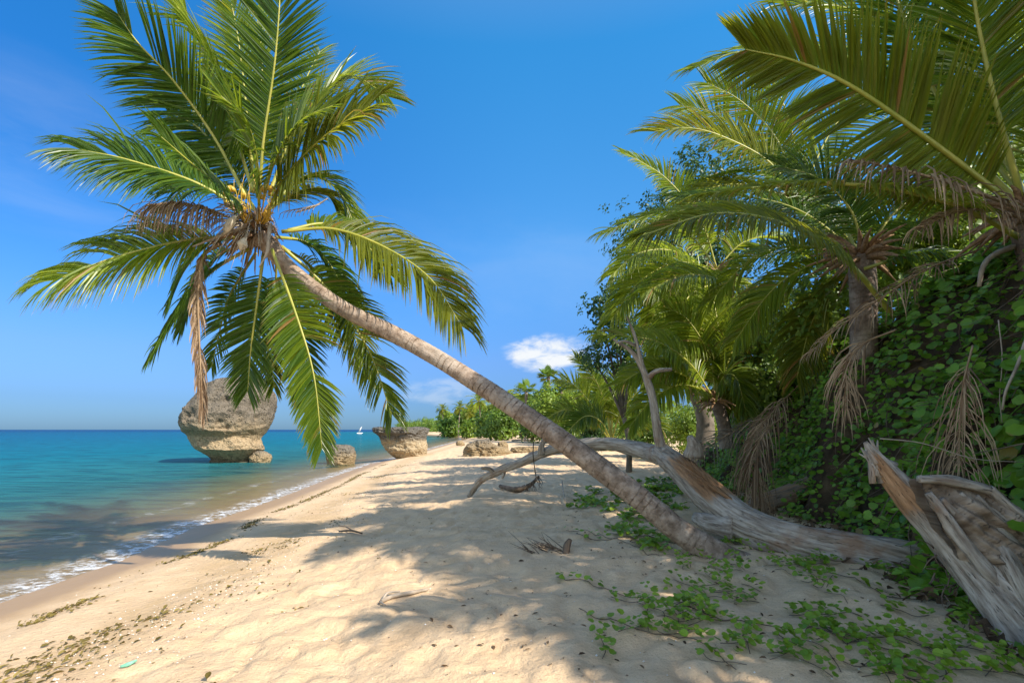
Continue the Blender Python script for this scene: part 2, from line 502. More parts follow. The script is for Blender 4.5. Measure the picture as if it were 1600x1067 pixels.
# far rows: let the fine columns fan out with distance so that beach detail keeps its shape
Zg = gz(X, Y)

m, nt = new_mat('beach_sand'); k = NT(nt)
tc = k.n('ShaderNodeTexCoord').outputs['Object']
s_at = k.attr('shore')
n_big = k.noise(0.55, 4, tc); n_mid = k.noise(3.2, 5, tc, 0.6); n_fine = k.noise(70.0, 4, tc, 0.7); n_grit = k.noise(240.0, 2, tc, 0.7)
base = k.ramp(n_mid, [(0.3, (0.57, 0.39, 0.225)), (0.7, (0.74, 0.535, 0.33))])
base = k.mix(k.smooth(n_big, 0.40, 0.66), base, (0.66, 0.47, 0.285))
base = k.mix(k.math('MULTIPLY', k.smooth(n_fine, 0.54, 0.70), 0.5), base, (0.34, 0.23, 0.13))
base = k.mix(k.math('MULTIPLY', k.smooth(n_grit, 0.60, 0.72), 0.30), base, (0.78, 0.70, 0.58))
wob = k.math('MULTIPLY', k.math('SUBTRACT', k.noise(0.9, 3, tc), 0.5), 1.6)
sw = k.math('ADD', s_at, wob)
# darker golden bands left by earlier tides
band = k.math('MULTIPLY', k.math('SUBTRACT', 1.0, k.smooth(k.math('ABSOLUTE', k.math('SUBTRACT', sw, 3.0)), 0.1, 0.75)), 0.45)
base = k.mix(k.math('MULTIPLY', band, k.smooth(n_mid, 0.3, 0.6)), base, (0.36, 0.23, 0.09))
wet = k.math('SUBTRACT', 1.0, k.smooth(k.math('ADD', s_at, k.math('MULTIPLY', wob, 0.35)), 0.7, 1.7))
base = k.mix(k.math('MULTIPLY', wet, 0.85), base, (0.33, 0.20, 0.085))
rg = k.math('SUBTRACT', 0.95, k.math('MULTIPLY', wet, 0.45))
hh = k.math('ADD', k.math('MULTIPLY', n_mid, 0.5), k.math('ADD', k.math('MULTIPLY', n_fine, 0.25), k.math('MULTIPLY', k.noise(14.0, 4, tc), 0.6)))
bmp = k.n('ShaderNodeBump'); bmp.inputs['Distance'].default_value = 0.05
k.l(hh, bmp.inputs['Height']); k.l(k.math('SUBTRACT', 0.95, k.math('MULTIPLY', wet, 0.85)), bmp.inputs['Strength'])
k.out(k.principled(base, rg, bmp.outputs[0], 0.25)); M['sand'] = m
structure(grid_mesh('beach', X, Y, Zg, {'shore': X - xs(Y)}, m))

# sea
ysea = np.array(list(np.linspace(-40, 1.5, 20)) + rows(1.6, 30000, 0.08, 0.02))
xsea = np.concatenate([-np.geomspace(30000, 7, 80), np.linspace(-6.8, 4, 24), np.geomspace(5, 30000, 50)])
XS, YS = np.meshgrid(xsea, ysea)
m, nt = new_mat('sea_water'); k = NT(nt)
tc = k.n('ShaderNodeTexCoord').outputs['Object']
s_at = k.attr('shore')
off = k.math('MULTIPLY', s_at, -1.0)
pn = k.math('MULTIPLY', k.math('SUBTRACT', k.noise(0.10, 4, tc), 0.5), 14.0)
lo = k.math('LOGARITHM', k.math('MAXIMUM', k.math('ADD', off, k.math('MULTIPLY', pn, k.smooth(off, 3.0, 30.0))), 0.5), 10.0)
wcol = k.ramp(k.math('DIVIDE', lo, 3.2), [(0.12, (0.12, 0.20, 0.11)), (0.27, (0.032, 0.18, 0.17)), (0.45, (0.003, 0.145, 0.20)), (0.66, (0.002, 0.11, 0.22)), (0.92, (0.001, 0.05, 0.17))])
mpw = k.n('ShaderNodeMapping'); mpw.inputs['Rotation'].default_value = (0, 0, R(-12)); mpw.inputs['Scale'].default_value = (0.55, 2.4, 1.0); k.l(tc, mpw.inputs[0])
w1 = k.noise(0.9, 4, mpw.outputs[0], 0.55, 0.3); w2 = k.noise(4.5, 4, mpw.outputs[0], 0.6); w3 = k.noise(0.16, 3, mpw.outputs[0], 0.5)
wcol = k.mix(k.math('MULTIPLY', k.smooth(w1, 0.44, 0.62), 0.62), wcol, (0.004, 0.05, 0.085))
wcol = k.mix(k.math('MULTIPLY', k.smooth(w3, 0.52, 0.70), 0.25), wcol, (0.004, 0.07, 0.10))
hgt = k.math('ADD', k.math('MULTIPLY', w1, 1.0), k.math('ADD', k.math('MULTIPLY', w2, 0.22), k.math('MULTIPLY', w3, 2.0)))
bn = k.bump(hgt, 0.65, 0.26)
dif = k.n('ShaderNodeBsdfDiffuse'); k.l(wcol, dif.inputs[0]); k.l(bn, dif.inputs['Normal'])
trn = k.n('ShaderNodeBsdfTransparent'); trn.inputs[0].default_value = (0.93, 0.95, 0.88, 1)
dep = k.math('SUBTRACT', 1.0, k.math('POWER', 2.718, k.math('MULTIPLY', k.math('MAXIMUM', off, 0.0), -0.135)), clamp=True)
body = k.n('ShaderNodeMixShader'); k.l(dep, body.inputs[0]); k.l(trn.outputs[0], body.inputs[1]); k.l(dif.outputs[0], body.inputs[2])
gl = k.n('ShaderNodeBsdfGlossy'); gl.inputs['Roughness'].default_value = 0.08; k.l(bn, gl.inputs['Normal'])
fr = k.n('ShaderNodeFresnel'); fr.inputs['IOR'].default_value = 1.33; k.l(bn, fr.inputs['Normal'])
surf = k.n('ShaderNodeMixShader'); k.l(k.math('MULTIPLY', fr.outputs[0], 0.30), surf.inputs[0]); k.l(body.outputs[0], surf.inputs[1]); k.l(gl.outputs[0], surf.inputs[2])
# foam at the wash line
fn = k.noise(2.6, 6, tc, 0.70, 0.8); fn2 = k.noise(9.0, 5, tc, 0.7)
sf = k.math('ADD', off, k.math('MULTIPLY', k.math('SUBTRACT', k.noise(0.35, 3, tc), 0.5), 1.2))
edge = k.math('SUBTRACT', 1.0, k.smooth(sf, 0.2, 0.95))
lace = k.smooth(k.math('ADD', k.math('MULTIPLY', fn, 0.55), k.math('MULTIPLY', fn2, 0.45)), 0.45, 0.62)
e2 = k.math('MULTIPLY', k.math('SUBTRACT', 1.0, k.smooth(k.math('ABSOLUTE', k.math('SUBTRACT', sf, 2.3)), 0.0, 0.30)), k.smooth(fn, 0.5, 0.62))
foam = k.math('MULTIPLY', k.math('MAXIMUM', k.math('MULTIPLY', edge, lace), k.math('MULTIPLY', e2, 0.22)), 0.9, clamp=True)
fd = k.n('ShaderNodeBsdfDiffuse'); fd.inputs[0].default_value = (0.72, 0.74, 0.76, 1)
fin = k.n('ShaderNodeMixShader'); k.l(foam, fin.inputs[0]); k.l(surf.outputs[0], fin.inputs[1]); k.l(fd.outputs[0], fin.inputs[2])
k.out(fin.outputs[0])
structure(grid_mesh('sea_water', XS, YS, np.full_like(XS, SEA), {'shore': XS - xs(YS)}, m))

# vegetated bank
yb = np.arange(-9, 21.5, 0.16); tb = np.concatenate([np.arange(-0.9, 2.6, 0.13), np.linspace(2.7, 14, 24)])
YB, TB = np.meshgrid(yb, tb, indexing='ij'); XB = xb(YB) + TB
ZB = bank_z(XB, YB); ZB = np.where(TB < -0.45, -0.5, ZB)
M['soil'] = plain_mat('bank_soil', [(0.3, (0.03, 0.021, 0.013)), (0.55, (0.075, 0.052, 0.03)), (0.75, (0.14, 0.10, 0.058))], 4.0, 0.95, 0.8, 0.06)
structure(grid_mesh('bank', XB, YB, ZB, {'shore': TB}, M['soil']))


# ------------------------------------------------------------------ palm fronds
def rv0(r): return Vector((r.gauss(0, 1), r.gauss(0, 1), r.gauss(0, 1))).normalized()


def frond(parent, ctrl, mat='frond', Lmax=0.8, n=70, up=(0, -0.8, 0.6), droop=0.25, width=0.036, start=0.16, v=12, r0=0.028, seed=0,
          gap=0.05, a0=68, a1=28, dry_rib=False, tipf=0.55, segs=4, tb=0.0, jitter=0.07, label=None, name='frond', side=(1, -1), ns=28, lenvar=0.0):
    rg_ = random.Random(seed * 7919 + 13)
    fine = ns == 28
    if fine:
        n = int(n * 1.62); width *= .95; Lmax *= 1.06
    c, pr, L = catmull(ctrl, ns)
    up = Vector(up).normalized()
    Ts = [(c[min(i + 1, ns - 1)] - c[max(i - 1, 0)]).normalized() for i in range(ns)]
    mb = MB()
    W0 = width
    for kk in range(n):
        t0 = start + (1 - start) * (kk + 0.5) / n
        for sg in side:
            if rg_.random() < gap or (ns == 28 and mnoise.noise(Vector((t0 * 9, sg * 3.3, seed * 1.7))) > 0.46): continue
            t = min(0.999, t0 + rg_.uniform(-0.3, 0.3) * (1 - start) / n)
            f = t * (ns - 1); i = int(f); fr_ = f - i
            base = c[i].lerp(c[min(i + 1, ns - 1)], fr_); T = Ts[i].lerp(Ts[min(i + 1, ns - 1)], fr_).normalized()
            U = (up - T * up.dot(T))
            if U.length < 0.05: U = Vector((0, 0, 1)) - T * T.z
            U.normalize(); S = T.cross(U)
            u = (t - start) / (1 - start)
            prof = min(1.0, 0.45 + u * 2.6) * (1 - (1 - tipf) * max(0, (u - 0.45) / 0.55) ** 1.3)
            ll = Lmax * prof * rg_.uniform(0.86 - lenvar, 1.08 + lenvar * .4)
            a = R(a0 + (a1 - a0) * u ** 1.4) + rg_.uniform(-jitter, jitter)
            vv = R(v) + rg_.uniform(-0.10, 0.10)
            d = T * math.cos(a) + (S * sg * math.cos(vv) + U * math.sin(vv)) * math.sin(a)
            wv = d.cross(U).normalized()
            tw = rg_.uniform(-0.5, 0.5) + 0.25 * sg
            wv = (wv * math.cos(tw) + U * math.sin(tw)).normalized()
            tint = min(1, max(0, rg_.gauss(0.45 + tb, 0.22)))
            if dry_rib: tint = rg_.random()
            elif rg_.random() < 0.035: tint = 1.5
            if rg_.random() < 0.05: d = (d + rv0(rg_) * 0.35).normalized()
            p = base.copy(); prev = None; dr = droop * rg_.uniform(0.75, 1.35)
            for sgm in range(segs + 1):
                q = sgm / segs
                wd = W0 * (0.45, 1.0, 0.85, 0.55, 0.0)[int(q * 4 + 0.01)] * (0.55 + 0.45 * prof) * 0.5
                if sgm == segs:
                    ids = (mb.vert(p, tint, (0, 0, 0), q),)
                    for e_ in range(len(prev) - 1): mb.face((prev[e_], prev[e_ + 1], ids[0]))
                else:
                    w_ = (wv - d * wv.dot(d))
                    if w_.length > 1e-4: w_.normalize()
                    if fine:
                        nf_ = d.cross(w_) * (wd * 0.75)
                        ids = (mb.vert(p - w_ * wd, tint, (0, 0, 0), q), mb.vert(p + nf_, tint, (0, 0, 0), q), mb.vert(p + w_ * wd, tint, (0, 0, 0), q))
                    else:
                        ids = (mb.vert(p - w_ * wd, tint, (0, 0, 0), q), mb.vert(p + w_ * wd, tint, (0, 0, 0), q))
                    if prev:
                        for e_ in range(len(ids) - 1): mb.face((prev[e_], prev[e_ + 1], ids[e_ + 1], ids[e_]))
                prev = ids
                p = p + d * (ll / segs)
                d = (d + Vector((0, 0, -1)) * dr * (0.5 + q)).normalized()
    ob = mb.build(name, M[mat], parent, smooth=False)
    rb = MB()
    tube(rb, ctrl, [r0 * (1 - 0.86 * (i / (len(ctrl) - 1))) for i in range(len(ctrl))], 6, ns, flat=0.75)
    rb.build('midrib', M['rachis_dry' if dry_rib else 'rachis'], ob, origin=parent_origin(parent))
    if label: ob['label'] = label
    return ob


def auto_frond_ctrl(c, az, el, L, sag, r=random):
    """control points of a frond leaving a crown at c; starts at elevation el and bends under its weight"""
    d = Vector((math.cos(az) * math.cos(el), math.sin(az) * math.cos(el), math.sin(el)))
    p = Vector(c); out = [p.copy()]
    for i in range(5):
        p = p + d * (L / 5); out.append(p.copy())
        d = (d + Vector((0, 0, -1)) * sag * (0.5 + i * 0.28)).normalized()
    return out


def crown(parent, c, nf, L, seed, mats=('frond',), el=(80, -45), n=40, Lmax=0.8, sag=0.2, width=0.05, droop=0.28, ns=16, segs=4, az0=0, r0=0.03, gap=0.05):
    rg_ = random.Random(seed)
    for i in range(nf):
        q = (i + 0.5) / nf
        e = R(el[0] + (el[1] - el[0]) * q ** 0.85 + rg_.uniform(-6, 6))
        az = i * 2.39996 + az0 + rg_.uniform(-0.25, 0.25)
        ctrl = auto_frond_ctrl(c, az, e, L * rg_.uniform(0.85, 1.08) * (0.8 if q < 0.12 else 1), sag * rg_.uniform(0.8, 1.25))
        up = Vector((-math.cos(az) * math.sin(e), -math.sin(az) * math.sin(e), math.cos(e))) if e > R(-20) else Vector((math.cos(az) * .6, math.sin(az) * .6, 0.8))
        frond(parent, ctrl, mats[rg_.randrange(len(mats))], Lmax, n, up, droop, width, 0.14, 14, r0, seed * 100 + i, gap, ns=ns, segs=segs, tb=0.15 - 0.3 * q)


def palm_trunk(parent, pts, radii, mat='trunk', nseg=20, ring=0.085, step=0.02):
    mb = MB()
    ph = rnd.uniform(0, 9)
    def dsp(al, an):
        w = al + 0.012 * math.sin(an * 2 + ph) + 0.01 * math.sin(an + al * 3)
        q = (w / ring) % 1.0
        return 1.0 + 0.03 * (q - 0.5) + .03 * mnoise.noise(Vector((math.cos(an) * 1.5 + ph, math.sin(an) * 1.5, al * 2.2))) + 0.03 * math.sin(an * 3 + al * 1.3 + ph)
    tube(mb, pts, radii, nseg, step=step, disp=dsp)
    return mb.build('trunk', M[mat], parent)


def sheaths(parent, c, n=34, r=.12, l=(.3, .6), seed=1, up=.9):
    q = random.Random(seed); mb = MB()
    for i in range(n):
        a = q.uniform(0, 6.283); e = q.uniform(-.5, up); L_ = q.uniform(*l)
        d = Vector((math.cos(a) * math.cos(e), math.sin(a) * math.cos(e), math.sin(e))); b = Vector(c) + d * r
        tube(mb, [b, b + d * L_ * .5, b + d * L_ + Vector((0, 0, -.1))], [.055, .035, .008], 5, 6, tint=q.random())
    mb.build('leaf_sheath', M['fibre'], parent)


# ---- the leaning palm
base = Vector((2.52, 6.05, float(gz(2.52, 6.05)) - 0.12))
lp = thing('leaning_coconut_palm', 'big coconut palm leaning left over the sand towards the sea', 'palm tree', base)
tp = [base + Vector((0.26, 0.0, -0.12)), P(1138, 878, 6.05), P(1099, 853, 6.1), P(1059, 827, 6.15), P(1000, 778, 6.25), P(910, 711, 6.43), P(800, 635, 6.65), P(700, 570, 6.85), P(622, 525, 6.97), P(533, 480, 7.08), P(453, 420, 7.18), P(408, 372, 7.2)]
palm_trunk(lp, tp, [0.24, 0.19, 0.155, 0.145, 0.142, 0.137, 0.126, 0.115, 0.111, 0.107, 0.103, 0.13], nseg=32, step=0.015)
C0 = 7.2
HF = [  # pixels + depth offset, options
    ([(372, 322, 0), (300, 283, -.3), (200, 250, -.6), (126, 234, -.8)], dict(up=(0.1, -.75, .65), droop=.36, Lmax=1.0, n=78, mat='frond_dark')),
    ([(385, 325, -.2), (340, 290, -.8), (295, 252, -1.3), (252, 214, -1.6)], dict(up=(.35, -.8, .4), droop=.30, Lmax=.62, n=46, mat='frond_dark')),
    ([(385, 310, .1), (335, 215, 0), (270, 125, -.3), (216, 68, -.5), (184, 22, -.6)], dict(up=(-.35, -.9, .1), droop=.16, Lmax=.95, n=84, mat='frond_dark')),
    ([(395, 300, .1), (368, 210, .1), (335, 105, 0), (290, 25, -.2), (225, -25, -.3)], dict(up=(-.6, -.35, .7), droop=.16, Lmax=.75, n=84, mat='frond_bright')),
    ([(398, 300, .2), (385, 170, .5), (372, 60, .6), (350, -50, .5)], dict(up=(-.2, -.9, .3), droop=.08, Lmax=.75, n=74, mat='frond_bright')),
    ([(405, 305, 0), (412, 220, -.2), (428, 110, -.4), (436, 20, -.5), (440, -75, -.5)], dict(up=(0, -1, .1), droop=.07, Lmax=.85, n=86, mat='frond_dark')),
    ([(420, 305, .3), (462, 200, .5), (508, 145, .5), (555, 122, .4), (607, 152, .3)], dict(up=(-.2, -.7, .7), droop=.20, Lmax=.85, n=76)),
    ([(418, 330, -.2), (448, 275, -.6), (505, 215, -1.0), (577, 167, -1.2)], dict(up=(-.3, -.85, .4), droop=.38, Lmax=.95, n=70, mat='frond_olive')),
    ([(425, 320, .5), (480, 275, 1.0), (530, 300, 1.4), (560, 370, 1.6)], dict(up=(0, -.5, .85), droop=.3, Lmax=.75, n=50)),
    ([(440, 362, 0), (520, 358, .1), (600, 386, .1), (672, 435, 0), (722, 510, -.1)], dict(up=(.2, -.65, .75), droop=.42, Lmax=.98, n=90, mat='frond_olive')),
    ([(440, 385, .3), (510, 450, .5), (575, 545, .5), (612, 648, .4)], dict(up=(.5, -.75, .4), droop=.22, Lmax=.72, n=76)),
    ([(425, 390, -.3), (462, 490, -.6), (490, 585, -.7), (503, 700, -.8)], dict(up=(.15, -.95, .2), droop=.16, Lmax=.54, n=92, tb=-.15)),
    ([(412, 395, .1), (402, 470, .1), (392, 545, .1), (387, 612, .1)], dict(up=(0, -1, 0), droop=.12, Lmax=.62, n=58, mat='frond_dark')),
    ([(390, 388, .1), (330, 425, .0), (285, 480, -.1), (240, 552, -.2)], dict(up=(-.4, -.5, .75), droop=.40, Lmax=.6, n=56, mat='frond_dark')),
    ([(380, 368, 0), (290, 376, -.3), (195, 398, -.5), (130, 420, -.6), (86, 438, -.7)], dict(up=(-.05, -.75, .6), droop=.40, Lmax=1.08, n=90, mat='frond_bright', tb=-.1)),
    ([(395, 300, .8), (380, 200, 1.6), (330, 130, 2.2), (290, 110, 2.6)], dict(up=(0, -.6, .8), droop=.25, Lmax=.8, n=54)),
    ([(410, 300, .8), (445, 200, 1.6), (480, 120, 2.2), (500, 80, 2.6)], dict(up=(0, -.6, .8), droop=.22, Lmax=.8, n=54)),
    ([(400, 330, .5), (330, 290, 1.3), (280, 300, 1.9), (255, 330, 2.2)], dict(up=(0, -.4, .9), droop=.3, Lmax=.75, n=50, mat='frond_dark')),
    ([(430, 380, .6), (490, 420, 1.2), (545, 500, 1.6), (572, 590, 1.8)], dict(up=(.4, -.6, .6), droop=.3, Lmax=.7, n=54, mat='frond_olive')),
    ([(412, 310, -.2), (430, 250, -.7), (470, 190, -1.0), (520, 165, -1.2)], dict(up=(-.3, -.8, .5), droop=.16, Lmax=.62, n=46)),
    ([(405, 320, -.4), (402, 255, -.9), (385, 190, -1.3), (345, 150, -1.6)], dict(up=(-.3, -.9, .3), droop=.12, Lmax=.60, n=44)),
    ([(400, 330, .3), (350, 250, .5), (310, 200, .6), (262, 175, .6)], dict(up=(-.3, -.8, .5), droop=.28, Lmax=.7, n=54, mat='frond_dark')),
    ([(415, 330, .6), (465, 300, 1.2), (505, 300, 1.6), (535, 335, 1.8)], dict(up=(.1, -.6, .8), droop=.35, Lmax=.7, n=50, mat='frond_olive')),
    ([(430, 370, .5), (480, 380, 1.0), (520, 420, 1.3), (545, 480, 1.4)], dict(up=(.3, -.6, .7), droop=.35, Lmax=.65, n=50, mat='frond_dark')),
    ([(385, 370, .5), (330, 380, .9), (290, 420, 1.1), (265, 475, 1.2)], dict(up=(-.3, -.6, .7), droop=.35, Lmax=.6, n=48, mat='frond_dark')),
    ([(400, 300, .4), (400, 200, 1.0), (410, 100, 1.4), (400, 20, 1.6)], dict(up=(0, -.9, .3), droop=.1, Lmax=.8, n=70, mat='frond_bright')),
    ([(445, 400, .3), (466, 470, .5), (476, 555, .6), (474, 640, .6)], dict(up=(.1, -1, .1), droop=.15, Lmax=.5, n=54, mat='frond_dark')),
    ([(432, 400, .5), (430, 465, .8), (424, 535, .9), (428, 605, .9)], dict(up=(0, -1, .1), droop=.15, Lmax=.5, n=50, mat='frond')),
    ([(378, 380, .2), (335, 405, .4), (305, 450, .5), (282, 515, .5)], dict(up=(-.4, -.7, .5), droop=.3, Lmax=.55, n=48, mat='frond_dark')),
    ([(450, 360, .3), (510, 350, .6), (565, 375, .8), (610, 430, .8)], dict(up=(.2, -.6, .75), droop=.4, Lmax=.7, n=54, mat='frond')),
    ([(390, 310, .3), (340, 230, .8), (290, 190, 1.1), (235, 200, 1.3)], dict(up=(-.2, -.7, .6), droop=.3, Lmax=.75, n=56, mat='frond')),
    ([(400, 395, .4), (360, 460, .7), (345, 510, .9), (330, 575, .9)], dict(up=(-.2, -.9, .3), droop=.2, Lmax=.5, n=40, mat='frond_dark')),
]
for i, (cp, kw) in enumerate(HF):
    frond(lp, [P(a, b, C0 + d) for a, b, d in cp], seed=i + 1, **kw)
# dead fronds still hanging from the crown
frond(lp, [P(372, 345, 7.0), P(320, 326, 6.7), P(280, 318, 6.5), P(247, 319, 6.35)], 'frond_dry', .72, 46, (0, -.3, .95), 1.4, .020, .2, 0, .018, 60, dry_rib=True, label='dry brown frond hanging in a fringe left of the crown', tipf=.8)
hang = frond(lp, [P(345, 380, 7.0), P(318, 400, 6.85), P(310, 455, 6.8), P(312, 540, 6.8), P(317, 642, 6.8)], 'frond_dry', .34, 66, (0, -1, .05), .8, .026, .10, 0, .030, 61, a0=30, a1=8, jitter=.22, dry_rib=True, label='long folded dead frond hanging straight down', tipf=.8)
frond(lp, [P(420, 395, 7.3), P(448, 425, 7.3), P(455, 460, 7.25), P(455, 498, 7.2)], 'frond_dry', .28, 40, (0, -1, .05), .9, .03, .1, 0, .03, 62, a0=22, a1=8, dry_rib=True, label='short tan dead frond under the crown')
# crown heart: fibre sheaths, stalks, young nuts
rg_ = random.Random(5)
mb = MB()
for i in range(70):
    a = rg_.uniform(0, 6.283); e = rg_.uniform(-1.0, 1.3); l_ = rg_.uniform(.18, .50)
    d = Vector((math.cos(a) * math.cos(e) * 0.9 - .25, math.sin(a) * math.cos(e), math.sin(e)))
    b = P(405, 362, 7.2) + d * 0.13; t = b + d * l_
    tube(mb, [b, b + d * l_ * .5 + Vector((0, 0, .02)), t + Vector((0, 0, -.10))], [.035, .022, .006], 5, 6, tint=rg_.random())
mb.build('leaf_sheath', M['fibre'], lp)
mb = MB()
for i in range(120):
    a = rg_.uniform(0, 6.283); l_ = rg_.uniform(.22, .6); e = rg_.uniform(-.9, .8)
    d = Vector((math.cos(a) * math.cos(e) - .3, math.sin(a) * math.cos(e) - .3, math.sin(e)))
    b = P(402, 352, 7.15) + d * .1
    tube(mb, [b, b + d * l_ * .5, b + d * l_ + Vector((0, 0, -.22 * l_ / .3))], [.010, .007, .003], 4, 6, tint=rg_.random())
mb.build('dry_flower_stalks', M['pale_twig'], lp)
for i in range(13):
    mb = MB()
    px, py = rg_.uniform(350, 430), rg_.uniform(290, 345)
    c_ = P(px, py, 6.85 + rg_.uniform(-.1, .15)); r_ = rg_.uniform(.024, .044)
    ax = Vector((rg_.uniform(-1, 1), rg_.uniform(-1, 0), rg_.uniform(-.3, 1))).normalized()
    tube(mb, [c_ - ax * r_ * 1.5, c_ - ax * r_ * 1.0, c_, c_ + ax * r_ * 1.0, c_ + ax * r_ * 1.5], [.006, r_ * .75, r_, r_ * .7, .008], 10, 12)
    mb.build('young_coconut', M['fruit'], lp)
mb = MB()
for i in range(26):
    px, py = rg_.uniform(365, 425), rg_.uniform(270, 330)
    b = P(400 + (px - 400) * .5, 350, 6.95); tube(mb, [b, P(px, (py + 350) / 2, 6.85), P(px + rg_.uniform(-8, 8), py, 6.8)], [.009, .007, .003], 5, 6)
mb.build('flower_cluster', M['fruit'], lp)
mb = MB(); tube(mb, [P(350, 366, 6.7), P(354, 358, 6.68), P(362, 346, 6.66), P(371, 335, 6.66)], [.008, .062, .07, .008], 9, 12, flat=.6); mb.build('spathe', M['spathe'], lp)
mb = MB(); tube(mb, [P(375, 392, 6.8), P(379, 382, 6.8), P(383, 372, 6.8)], [.01, .075, .02], 9, 10); mb.build('spathe', M['spathe'], lp)
mb = MB(); tube(mb, [P(300, 386, 6.7), P(330, 374, 6.75), P(360, 362, 6.8), P(390, 352, 7.0)], [.01, .016, .022, .028], 7, 12); mb.build('dead_stalk', M['pale_twig'], lp)
mb = MB(); tube(mb, [P(422, 350, 7.0), P(420, 372, 6.9), P(417, 395, 6.85), P(405, 418, 6.85)], [.03, .025, .02, .008], 7, 12); mb.build('dead_stalk', M['pale_twig'], lp)
mb = MB(); tube(mb, [P(462, 332, 7.0), P(485, 325, 6.95), P(500, 318, 6.95), P(512, 310, 6.95)], [.01, .012, .012, .006], 5, 8)
for i in range(9):
    a = P(500 - i * 4, 319 + i, 6.95); tube(mb, [a, a + Vector((-.06 - .02 * i, -.03, -.05)), a + Vector((-.10 - .02 * i, -.05, -.16))], [.006, .005, .003], 4, 5)
mb.build('dry_flower_spray', M['pale_twig'], lp)


# ------------------------------------------------------------------ right-hand palms
def sp(px, py, D): return P(px, py, D)


n1 = thing('coconut_palm', 'nearest coconut palm on the bank, huge fronds reaching into the top right corner', 'palm tree', P(1625, 400, 5.6))
mb = MB()
palm_trunk(n1, [P(1640, 560, 5.7), P(1632, 440, 5.65), P(1612, 350, 5.6), P(1600, 318, 5.55)], [.19, .18, .19, .14], 'trunk_dark', 16)
NF = [
    ([(1600, 320, 5.5), (1562, 190, 5.3), (1532, 60, 5.2), (1512, -60, 5.1), (1490, -170, 5.0)], dict(up=(-.15, -.97, .2), droop=.16, Lmax=1.0, n=90, mat='frond', r0=.045, start=.25)),
    ([(1595, 320, 5.7), (1505, 225, 5.9), (1440, 100, 6.0), (1395, -20, 6.0), (1370, -130, 6.0)], dict(up=(-.3, -.9, .2), droop=.18, Lmax=.95, n=86, mat='frond', r0=.038, start=.2)),
    ([(1590, 325, 5.4), (1450, 218, 4.9), (1330, 135, 4.7), (1240, 95, 4.6), (1166, 78, 4.5)], dict(up=(.25, -.85, -.45), droop=.08, Lmax=.78, n=98, mat='frond_olive', r0=.036, start=.14, v=4, width=.042, tb=.1)),
    ([(1590, 370, 5.4), (1500, 322, 5.0), (1370, 292, 4.8), (1240, 288, 4.7), (1112, 302, 4.6)], dict(up=(-.2, -.45, .88), droop=.42, Lmax=.55, n=86, mat='frond_olive', r0=.036, start=.15)),
    ([(1600, 300, 6.0), (1500, 140, 6.6), (1400, 50, 7.0), (1310, 10, 7.2), (1225, 8, 7.3)], dict(up=(-.3, -.7, .6), droop=.28, Lmax=1.0, n=84, mat='frond', r0=.036)),
    ([(1610, 310, 6.0), (1640, 180, 6.4), (1620, 60, 6.8), (1590, -60, 7.0)], dict(up=(0, -1, .2), droop=.2, Lmax=1.0, n=80, mat='frond', r0=.036)),
    ([(1600, 310, 6.2), (1470, 160, 7.2), (1330, 90, 7.8), (1190, 75, 8.1), (1085, 105, 8.3)], dict(up=(-.2, -.6, .75), droop=.28, Lmax=.95, n=84, mat='frond', r0=.036)),
    ([(1610, 330, 5.5), (1700, 200, 5.2), (1780, 120, 4.8), (1860, 120, 4.4)], dict(up=(0, -.6, .8), droop=.3, Lmax=.9, n=70, mat='frond')),
    ([(1600, 310, 6.2), (1560, 200, 7.4), (1480, 150, 8.4), (1400, 170, 9.2)], dict(up=(0, -.5, .9), droop=.3, Lmax=.95, n=70, mat='frond')),
]
for i, (cp, kw) in enumerate(NF):
    frond(n1, [P(*q) for q in cp], seed=100 + i, **kw)
frond(n1, [P(1620, 335, 5.3), P(1510, 295, 4.9), P(1420, 268, 4.7), P(1330, 250, 4.6)], 'frond_dry', .62, 50, (-.1, -.5, .85), 1.2, .022, .22, 10, .026, 140, dry_rib=True, lenvar=.4, jitter=.3, label='reddish brown dead frond among the green ones', gap=.2)
frond(n1, [P(1620, 350, 5.3), P(1560, 330, 5.0), P(1500, 330, 4.9), P(1440, 355, 4.8)], 'frond_dry', .5, 36, (-.1, -.5, .85), 1.2, .02, .2, 10, .024, 141, dry_rib=True, lenvar=.4, jitter=.3, label='brown dead frond drooping at the crown base', gap=.3)
mb = MB()
for i in range(40):
    a = rg_.uniform(0, 6.283); e = rg_.uniform(-.6, .9); l_ = rg_.uniform(.3, .6)
    d = Vector((math.cos(a) * math.cos(e), math.sin(a) * math.cos(e), math.sin(e)))
    b = P(1602, 335, 5.55) + d * .12; tube(mb, [b, b + d * l_ * .5, b + d * l_ + Vector((0, 0, -.08))], [.05, .03, .008], 5, 6)
mb.build('leaf_sheath', M['fibre'], n1)

